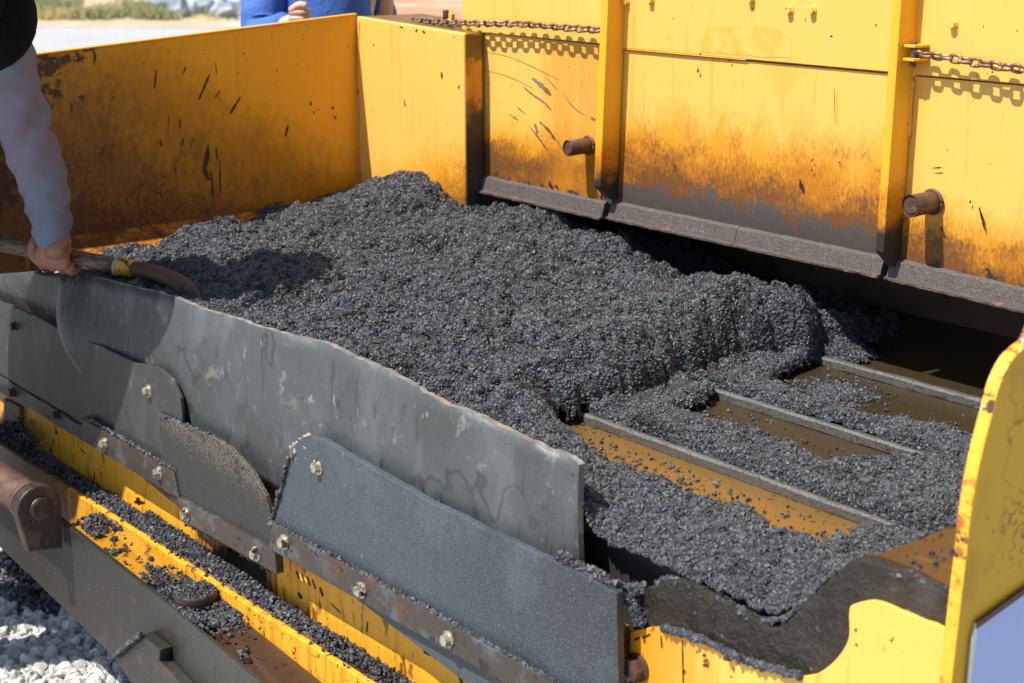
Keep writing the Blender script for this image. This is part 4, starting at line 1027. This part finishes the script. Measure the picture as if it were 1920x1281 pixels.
pts += along([(300, 692), (326, 716), (340, 750)], 1.290, .001, 2500, dy=.006, clump=0)
pts += along([(-60, 494), (60, 505), (100, 510)], 1.316, .001, 4000, dy=.008, clump=0, heapr=.012)
pts += along([(345, 980), (512, 1072)], 1.27, .0, 300)
pts += along([(1175, 1105), (1190, 1140), (1200, 1172)], 1.300, .0, 9000, dy=.012, clump=0)
pts += along([(1162, 1112), (1210, 1108)], 1.315, .0, 9000, dy=.014, clump=0, heapr=.01)
pts += along([(1240, 1178), (1285, 1190), (1330, 1206), (1380, 1232), (1430, 1250), (1500, 1268)], YF + .004, .0, 3200, dy=.005, clump=0)
pts += along([(1185, 1258), (1182, 1290)], 1.295, .0, 5000, dy=.012, clump=0)
pts += along([(1230, 1096), (1260, 1085), (1345, 1118), (1430, 1166), (1480, 1160), (1560, 1080), (1600, 1053), (1700, 1078), (1790, 1118)], YF + .02, .0, 1600, dy=.009, clump=14)
pts += along([(214, 1234), (264, 1192)], 1.14, .0, 4000, dy=.006, clump=0, heapr=.008)
crumb = scatter("asphalt_crumbs", pts, ng_small); crumb['label'] = "loose black asphalt crumbs on the ledges, strips and plate edges of the paver"
# on the bare conveyor steel and the chute shelf
pts = []
for _ in range(2600):
    x = random.uniform(-1.84, -1.18); y = random.choice((random.gauss(1.54, .03), random.gauss(1.81, .035), random.gauss(2.05, .05)))
    if x < -1.15 and random.random() < (.8 if y < 1.63 else .35) * (.35 + (abs(x + 1.2) / .65)): pts.append(Vector((x, y, ZF + .0015)))
for _ in range(1500):
    pts.append(Vector((random.gauss(-1.66, .035), random.gauss(2.07, .03), ZF + .002)))
for _ in range(260): pts.append(Vector((random.uniform(-1.0, -.885), random.uniform(1.33, 1.9), 1.0135)))
for _ in range(500):
    y = random.uniform(1.4, 2.2); pts.append(Vector((-1.005 + random.gauss(-.006, .004), y, 1.012)))
cr2 = scatter("asphalt_crumbs", pts, rock_nodes("fine_granules", 'points', M['asphalt'], smin=.0010, smax=.0046, seed=6)); cr2['label'] = "scattered asphalt crumbs on the bare brown conveyor steel"

# ================================================================== GROUND GRAVEL
ng_g = rock_nodes("gravel_stones", 'points', M['gravel'], smin=.007, smax=.022, seed=11, sub=2, flat=.6)
gp = []
for _ in range(11000):
    u = random.uniform(-160, 620); v = random.uniform(960, 1420)
    p = P(u, v, 'z', .0); gp.append(Vector((p.x, p.y, random.uniform(-.004, .016))))
grv = scatter("gravel", gp, ng_g, m='gravel'); grv['label'] = "bed of pale angular gravel stones under the paver"
def dump(c, rx, ry, h, n, label):
    ps = []
    for _ in range(n):
        a_ = random.uniform(0, 6.28); r_ = math.sqrt(random.random())
        ps.append(Vector((c[0] + rx * r_ * math.cos(a_), c[1] + ry * r_ * math.sin(a_), random.random() * h * (1 - r_ * r_) + .012)))
    o = scatter("spilled_asphalt", ps, rock_nodes("spill", 'points', M['asphalt'], smin=.004, smax=.013, seed=21)); o['label'] = label; return o
c_ = P(10, 1075, 'z', .05)
dump((c_.x + .02, c_.y + .10), .22, .15, .09, 3800, "black asphalt spilled on the pale gravel at the lower left")

# ================================================================== FAR BACKGROUND
gb = bpy.data.meshes.new("grass_patch")
gpts = []
for _ in range(2300):
    u = random.uniform(-200, 560); v = 38 - abs(random.gauss(0, 28))
    if float(vnoise(u / 60, v / 12, 4)) < -.12: continue
    if u > 330 and random.random() < .93: continue
    gpts.append(P(u, max(v, -60), 'z', 0))
def grass_nodes():
    ng = bpy.data.node_groups.new("tufts", 'GeometryNodeTree')
    ng.interface.new_socket("Geometry", in_out='INPUT', socket_type='NodeSocketGeometry'); ng.interface.new_socket("Geometry", in_out='OUTPUT', socket_type='NodeSocketGeometry')
    N = ng.nodes; L = ng.links; gi = N.new("NodeGroupInput"); go = N.new("NodeGroupOutput")
    mp = N.new("GeometryNodeMeshToPoints"); L.new(gi.outputs[0], mp.inputs[0])
    j = N.new("GeometryNodeJoinGeometry")
    for k in range(9):
        cn = N.new("GeometryNodeMeshCone"); cn.inputs["Vertices"].default_value = 3; cn.inputs["Radius Bottom"].default_value = .02; cn.inputs["Radius Top"].default_value = 0; cn.inputs["Depth"].default_value = .17
        tr = N.new("GeometryNodeTransform"); L.new(cn.outputs[0], tr.inputs[0]); a_ = k * .7
        tr.inputs["Rotation"].default_value = (.5 * math.cos(a_), .5 * math.sin(a_), 0); tr.inputs["Translation"].default_value = (.12 * math.cos(a_ * 3), .12 * math.sin(a_ * 3), 0)
        L.new(tr.outputs[0], j.inputs[0])
    sm = N.new("GeometryNodeSetMaterial"); L.new(j.outputs[0], sm.inputs[0]); sm.inputs["Material"].default_value = M['grass']
    ip = N.new("GeometryNodeInstanceOnPoints"); L.new(mp.outputs[0], ip.inputs["Points"]); L.new(sm.outputs[0], ip.inputs["Instance"])
    rr = N.new("FunctionNodeRandomValue"); rr.data_type = 'FLOAT'; rr.inputs[2].default_value = .5; rr.inputs[3].default_value = 1.3; L.new(rr.outputs[1], ip.inputs["Scale"])
    L.new(ip.outputs[0], go.inputs[0]); return ng
gr = scatter("grass", gpts, grass_nodes(), m='grass'); gr['label'] = "thin dry green grass beyond the gravel yard"
rk = []
for k in range(5):
    bm = bmesh.new(); bmesh.ops.create_icosphere(bm, subdivisions=2, radius=1)
    for v in bm.verts:
        v.co *= 1 + .3 * random.uniform(-1, 1); v.co.z *= .7
    me = bpy.data.meshes.new("rock"); bm.to_mesh(me); bm.free(); me.materials.append(M['rock']); rk.append(me)
for i in range(46):
    u = random.uniform(310, 470); v = random.gauss(16 + (u - 318) * .05, 9)
    if i > 24: u = random.uniform(300, 480); v = random.uniform(-20, 4)
    p = P(u, max(-40, v), 'z', 0); o = link("rock", rk[i % 5]); s_ = random.uniform(.12, .34); o.location = p + Vector((0, 0, s_ * .3)); o.scale = (s_, s_, s_); o.rotation_euler = (random.uniform(0, 6), random.uniform(0, 6), random.uniform(0, 6))
    tag(o, "pale blue-grey rock in the blurred heap behind the man in blue", "rock", "rocks heaped beyond the yard")
p = P(430, -2, 'z', 0)
sl = prism("concrete_slab", [p + Vector((-1.6, 0, 0)) , p + Vector((2.2, 1.6, 0)), p + Vector((1.8, 2.4, 0)), p + Vector((-2.0, .8, 0))], (0, 0, .5), 'slab', None, .03)
tag(sl, "pale beige concrete slab lying behind the rock heap", "slab")

# ================================================================== SHOVEL
def hy(u, v, y): return P(u, v, 'y', y)
H0 = hy(0, 456, 1.20); H1 = hy(240, 502, 1.365)
hd = (H1 - H0).normalized()
grip = H0 - hd * 1.05
SV = empty("shovel", tuple(grip), "long wooden-handled shovel with a yellow ferrule dug into the asphalt", "shovel")
n = 30; hpth = [grip.lerp(H0 + (H1 - H0) * .94, t) for t in np.linspace(0, 1, n)]
tube("handle", hpth, [.0165 + .0005 * math.sin(i * .9) for i in range(n)], 'wood', SV, 20)
F0 = H0 + (H1 - H0) * .925; F1 = H0 + (H1 - H0) * 1.05
tube("ferrule", [F0, F0.lerp(F1, .08), F1], [.0205, .0192, .0185], 'ferrule', SV, 24)
tube("ferrule_ring", [F0 - hd * .003, F0 + hd * .003], .0212, 'pale_scuff', SV, 24)
nk = smooth_curve([F1, hy(290, 512, 1.375), hy(328, 527, 1.375), hy(352, 546, 1.368), hy(368, 575, 1.355), hy(378, 610, 1.35)], 6)
tube("socket", nk, [np.interp(i, [0, len(nk) * .55, len(nk)], [.0165, .0185, .0165]) for i in range(len(nk))], 'neck', SV, 18)
bc = nk[-1]; bv = [(-.10, 0, .0), (.10, 0, 0), (.12, .02, -.14), (.07, .03, -.22), (0, .035, -.25), (-.07, .03, -.22), (-.12, .02, -.14)]
prism("blade", [bc + Vector((x * .8, y, z * .35)) for x, y, z in bv], (0, .003, 0), 'neck', SV, .0005)

# ================================================================== PEOPLE
def skin_body(name, joints, edges, m, label, sub=2):
    """joints: dict name -> (Vector, radius)"""
    keys = list(joints); me = bpy.data.meshes.new(name)
    me.from_pydata([tuple(joints[k][0]) for k in keys], [(keys.index(a), keys.index(b)) for a, b in edges], [])
    me.materials.append(M[m]); o = link(name, me)
    sk = o.modifiers.new("skin", 'SKIN'); sk.use_smooth_shade = True
    for i, k in enumerate(keys):
        sv = me.skin_vertices[0].data[i]; r = joints[k][1]; sv.radius = (r, r) if not hasattr(r, '__len__') else r; sv.use_root = False
    me.skin_vertices[0].data[0].use_root = True
    sb = o.modifiers.new("sub", 'SUBSURF'); sb.levels = sub; sb.render_levels = sub
    tag(o, label, "person"); return o
def face(parent, hc, fwd, up, m, s=1.0):
    rgt = fwd.cross(up).normalized()
    for sg in (-1, 1):
        blob("eye", hc + fwd * .098 * s + rgt * sg * .032 + up * .01, .012, .012, .009, 'pale_scuff', parent, 1, 2, 0)
        blob("ear", hc + rgt * sg * .082 * s - up * .005, .012, .02, .032, m, parent, 2, 2, .1)
    blob("nose", hc + fwd * .112 * s - up * .02, .014, .018, .024, m, parent, 3, 2, .1)
    blob("mouth", hc + fwd * .098 * s - up * .06, .022, .012, .006, 'rust_mark', parent, 4, 2, 0)

# --- the worker with the shovel (body just outside the frame; his arm reaches in)
hand = P(110, 474, 'y', 1.275)
J = {}
J['pelvis'] = (Vector((-3.36, .97, .96)), (.13, .11)); J['belly'] = (Vector((-3.32, .96, 1.14)), (.12, .10))
J['chest'] = (Vector((-3.17, .92, 1.36)), (.14, .12)); J['neck'] = (W(-55, -30, 2.70), .055); J['head'] = (W(10, -150, 2.68), (.082, .10)); J['crown'] = (W(30, -215, 2.70), .075)
J['sh_r'] = (W(-38, 50, 2.86), .062); J['el_r'] = (W(44, 262, 3.03), .028); J['wr_r'] = (W(104, 440, 3.17), .028)
J['palm_r'] = (W(108, 466, 3.165), (.043, .030)); J['kn_r'] = (W(112, 488, 3.165), (.041, .026))
gl = grip + hd * .42
J['sh_l'] = (Vector((-3.28, .76, 1.45)), .062); J['el_l'] = (Vector((-3.55, .80, 1.22)), .042); J['wr_l'] = (gl + Vector((-.02, -.04, .05)), .027); J['palm_l'] = (gl + Vector((0, -.02, .015)), .032)
for sg, k in ((-1, 'r'), (1, 'l')):
    bx = -3.47 - sg * .09; by = .97 + sg * .01
    J['hip_' + k] = (Vector((bx, by, .90)), .085); J['knee_' + k] = (Vector((bx - .10 - sg * .05, by - .01, .50)), .062); J['ank_' + k] = (Vector((bx - .16 - sg * .08, by - .04, .10)), .042); J['toe_' + k] = (Vector((bx - .06 - sg * .08, by + .07, .04)), .035)
E = [('pelvis', 'belly'), ('belly', 'chest'), ('chest', 'neck'), ('neck', 'head'), ('head', 'crown')]
for k in 'rl': E += [('chest', 'sh_' + k), ('sh_' + k, 'el_' + k), ('el_' + k, 'wr_' + k), ('wr_' + k, 'palm_' + k), ('pelvis', 'hip_' + k), ('hip_' + k, 'knee_' + k), ('knee_' + k, 'ank_' + k), ('ank_' + k, 'toe_' + k)]
E += [('palm_r', 'kn_r')]
worker = skin_body("person", J, E, 'skin', "worker in a black vest and lilac-grey long sleeves gripping the shovel handle")
hax = hd; ctr = hand + (H0 - H0)
hc = H0 + hd * ((hand - H0).dot(hd))
vdir = (CAM - hc).normalized(); vdir = (vdir - hd * vdir.dot(hd)).normalized(); upd = hd.cross(vdir); upd = upd if upd.z > 0 else -upd
for k in range(4):      # four fingers closing round the shaft
    base = hc + hd * (-.030 + k * .0215)
    r0 = .0245; ln = (math.radians(200), math.radians(225), math.radians(215), math.radians(180))[k]
    pth = [base + vdir * (r0 * math.cos(t)) * 1.02 + upd * (r0 * math.sin(t)) for t in np.linspace(math.radians(-35), math.radians(-35) - ln * .85, 12)]
    tube("finger", pth, [np.interp(i, [0, 6, 11], [.0125, .011, .0085]) * (1.06 if i in (0, 5) else 1) for i in range(12)], 'skin', worker, 12)
vs = []; fs = []; prof = [(-.052, .026, .020, .010), (-.020, .031, .022, .012), (.0, .038, .022, .014), (.018, .043, .021, .014), (.034, .043, .019, .012), (.046, .038, .015, .006)]
ptop = J['wr_r'][0]; pc = hc + vdir * .026
for a_, rh, rv_, ofs in prof:
    tt = (a_ + .052) / .098
    cc = ptop.lerp(pc - upd * .030, tt)
    for j in range(24):
        th = 2 * math.pi * j / 24
        kn = 1 + (.10 * math.sin(4 * (th + .3)) if tt > .8 else 0)
        vs.append(cc + hd * (math.cos(th) * rh * .98) + vdir * (math.sin(th) * rv_ * kn))
for i_ in range(len(prof) - 1):
    for j in range(24): fs.append((i_ * 24 + j, i_ * 24 + (j + 1) % 24, (i_ + 1) * 24 + (j + 1) % 24, (i_ + 1) * 24 + j))
fs.append(tuple(range(24))); fs.append(tuple(range(len(vs) - 1, len(vs) - 25, -1)))
hnd = mesh("hand", vs, fs, 'skin', worker, smooth=True); sb_ = hnd.modifiers.new("sub", 'SUBSURF'); sb_.levels = 2; sb_.render_levels = 2
pth = [hc - hd * .035 + upd * .03 + vdir * .012, hc - hd * .044 + upd * .012 + vdir * .027, hc - hd * .040 - upd * .010 + vdir * .028, hc - hd * .022 - upd * .022 + vdir * .026]
tube("thumb", smooth_curve(pth, 4), [np.interp(i, [0, 12], [.015, .010]) for i in range(13)], 'skin', worker, 12)
# sleeve with folds
sl_path = smooth_curve([J['sh_r'][0] + Vector((-.01, 0, .06)), W(-14, 60, 2.86), W(14, 150, 2.93), W(42, 235, 3.01), W(74, 320, 3.09), W(92, 390, 3.14), W(100, 456, 3.17)], 12)
sl_path = smooth_curve(sl_path[::3] + [sl_path[-1]] if (len(sl_path) - 1) % 3 else sl_path[::3], 6); ns = len(sl_path)
rad = [np.interp(i / (ns - 1), [0, .12, .35, .5, .7, .86, .97, 1], [.080, .070, .055, .051, .047, .042, .034, .033]) for i in range(ns)]
def folds(s, th):
    w1 = 30 * s + 2.6 * math.sin(th + .4) + 1.4 * math.sin(2 * th - 1)
    f = .085 * (1 - abs(math.sin(w1))) * (0.5 + .5 * math.sin(math.pi * s))
    f += .06 * math.sin(58 * s - 2.6 * math.cos(th) + 2) * math.exp(-((s - .88) / .13) ** 2)
    f += .095 * math.sin(38 * s + 3 * math.cos(th + 1.2)) * math.exp(-((s - .46) / .13) ** 2)
    f += .09 * float(vnoise(s * 15 + 5, 3 + 2.2 * math.cos(th), 3)) + .05 * float(vnoise(s * 40 + 5, 3 + 4 * math.sin(th), 4))
    return .985 + f
tube("sleeve", sl_path, rad, 'sleeve', worker, 40, folds)
tube("sleeve", smooth_curve([J['sh_l'][0] + Vector((0, 0, .05)), J['sh_l'][0], J['el_l'][0], J['wr_l'][0]], 8), [.08] + [np.interp(i, [0, 24], [.07, .038]) for i in range(24)], 'sleeve', worker, 24, folds)
vp = smooth_curve([J['pelvis'][0] + Vector((0, 0, -.02)), J['belly'][0], J['chest'][0], J['neck'][0] + Vector((-.03, -.02, -.05)), J['neck'][0]], 6)
tube("vest", vp, [((np.interp(i, [0, 6, 12, 14, 17, 24], [.13, .14, .155, .12, .065, .045])), np.interp(i, [0, 12, 14, 17, 24], [.14, .17, .13, .07, .05])) for i in range(len(vp))], 'vest', worker, 32, lambda s, th: 1 + .02 * math.sin(20 * s + 2 * math.sin(th)))
tube("vest_shoulder", smooth_curve([J['chest'][0].lerp(J['sh_r'][0], .3) + Vector((0, 0, .06)), J['sh_r'][0].lerp(W(-75, 5, 2.78), .5), W(-66, 40, 2.77)], 6), [.10, .11, .11, .11, .11, .11, .11, .108, .105, .10, .092, .08, .05], 'vest', worker, 28)
for k in 'rl':
    tube("trousers", smooth_curve([J['pelvis'][0], J['hip_' + k][0], J['knee_' + k][0], J['ank_' + k][0]], 6), [np.interp(i, [0, 6, 12, 18], [.13, .115, .08, .065]) for i in range(19)], 'denim', worker, 22)
    a_ = J['ank_' + k][0]; t_ = J['toe_' + k][0]
    tube("boot", smooth_curve([a_ + Vector((0, 0, .08)), Vector((a_.x, a_.y, .055)), Vector((t_.x, t_.y, .045)), t_ + (t_ - a_) * .3 + Vector((0, 0, .015))], 4), [np.interp(i, [0, 12], [.06, .04]) for i in range(13)], 'boot', worker, 16)
hcn = J['head'][0]; upv = (J['crown'][0] - J['neck'][0]).normalized(); lk = (Vector((-2.6, 1.5, 1.0)) - hcn); lk = (lk - upv * lk.dot(upv)).normalized()
face(worker, hcn, lk, upv, 'skin')
blob("cap", hcn + upv * .075, .10, .10, .075, 'cap', worker, 9, 3, .05)
prism("cap_peak", [hcn + upv * .06 + lk * .09 + lk.cross(upv) * .07, hcn + upv * .05 + lk * .17 + lk.cross(upv) * .045, hcn + upv * .05 + lk * .17 - lk.cross(upv) * .045, hcn + upv * .06 + lk * .09 - lk.cross(upv) * .07], upv * .006, 'cap', worker)

# --- the man in blue behind the far wing
D2 = 4.45
def w2(u, v, d=D2): return W(u, v, d)
foot = w2(600, 20); fx, fy = foot.x, foot.y
K = {}
K['pelvis'] = (Vector((fx, fy, .93)), (.15, .11)); K['belly'] = (Vector((fx, fy, 1.12)), (.14, .105)); K['chest'] = (w2(600, -90), (.165, .115)); zsh = K['chest'][0].z
K['neck'] = (w2(600, -190), .055); K['head'] = (w2(600, -280), (.078, .095)); K['crown'] = (w2(600, -345), .07)
K['sh_a'] = (w2(508, -110, 4.42), .055); K['el_a'] = (w2(492, 62, 4.35), .040); K['wr_a'] = (w2(535, 50, 4.22), .026); K['palm_a'] = (w2(558, 36, 4.20), .026)
K['sh_b'] = (w2(700, -110, 4.5), .055); K['el_b'] = (w2(716, 50, 4.6), .040); K['wr_b'] = (w2(690, 160, 4.5), .027); K['palm_b'] = (w2(680, 200, 4.48), .03)
for sg, k in ((-1, 'a'), (1, 'b')):
    bx = fx + RGT.x * sg * .11; by = fy + RGT.y * sg * .11
    K['hip_' + k] = (Vector((bx, by, .88)), .085); K['knee_' + k] = (Vector((bx, by, .49)), .06); K['ank_' + k] = (Vector((bx, by, .10)), .042); K['toe_' + k] = (Vector((bx - FWD.x * .14, by - FWD.y * .14, .04)), .035)
E2 = [('pelvis', 'belly'), ('belly', 'chest'), ('chest', 'neck'), ('neck', 'head'), ('head', 'crown')]
for k in 'ab': E2 += [('chest', 'sh_' + k), ('sh_' + k, 'el_' + k), ('el_' + k, 'wr_' + k), ('wr_' + k, 'palm_' + k), ('pelvis', 'hip_' + k), ('hip_' + k, 'knee_' + k), ('knee_' + k, 'ank_' + k), ('ank_' + k, 'toe_' + k)]
man = skin_body("person", K, E2, 'skin_clean', "man in a royal blue long-sleeved shirt behind the far hopper side")
ps = smooth_curve([Vector((fx, fy, .86)), K['belly'][0], w2(612, 0), K['chest'][0], w2(600, -170)], 6)
tube("shirt", ps, [(np.interp(i, [0, 12, 18, 24], [.14, .135, .13, .07]), np.interp(i, [0, 12, 18, 24], [.145, .135, .165, .08])) for i in range(len(ps))], 'blue', man, 36, lambda s, th: 1 + .03 * math.sin(16 * s + 3 * math.sin(2 * th)) + .05 * float(vnoise(s * 9, th * 1.6, 4)))
tube("sleeve", smooth_curve([w2(540, -130, 4.42), K['sh_a'][0], w2(500, -20, 4.38), K['el_a'][0], K['wr_a'][0]], 8), [np.interp(i, [0, 8, 16, 24, 32], [.08, .075, .066, .056, .036]) for i in range(33)], 'blue', man, 28, lambda s, th: 1 + .06 * math.sin(24 * s + 3 * math.sin(th)) + .04 * math.sin(50 * s - 2 * th))
tube("sleeve", smooth_curve([w2(660, -130, 4.5), K['sh_b'][0], w2(694, -20, 4.56), K['el_b'][0], K['wr_b'][0]], 8), [np.interp(i, [0, 8, 32], [.075, .068, .036]) for i in range(33)], 'blue', man, 28)
fc = w2(554, 40, 4.19)
for i in range(4):
    b0 = fc + Vector((0, 0, .024 - i * .016)) + RGT * (-.002 * i)
    tube("finger", smooth_curve([b0 - RGT * .012, b0 + RGT * .022 - FWD * .012, b0 + RGT * .034 + FWD * .006, b0 + RGT * .016 + FWD * .018], 3), [.0098 - .0005 * i] * 10, 'skin_clean', man, 10)
tube("thumb", smooth_curve([fc + Vector((0, 0, .028)) - RGT * .01, fc + Vector((0, 0, .042)) + RGT * .012 - FWD * .01, fc + Vector((0, 0, .040)) + RGT * .032 - FWD * .012], 4), [.011] * 9, 'skin_clean', man, 10)
for k in 'ab':
    tube("trousers", smooth_curve([K['pelvis'][0], K['hip_' + k][0], K['knee_' + k][0], K['ank_' + k][0]], 6), [np.interp(i, [0, 6, 12, 18], [.12, .11, .08, .065]) for i in range(19)], 'denim', man, 20)
    a_ = K['ank_' + k][0]; t_ = K['toe_' + k][0]
    tube("boot", smooth_curve([a_ + Vector((0, 0, .08)), Vector((a_.x, a_.y, .055)), Vector((t_.x, t_.y, .045)), t_ + (t_ - a_) * .3 + Vector((0, 0, .015))], 4), [np.interp(i, [0, 12], [.06, .04]) for i in range(13)], 'boot', man, 14)
face(man, K['head'][0], -FWD, Vector((0, 0, 1)), 'skin_clean')
blob("hair", K['head'][0] + Vector((0, 0, .055)) + FWD * .02, .092, .098, .075, 'hair', man, 9, 3, .1)
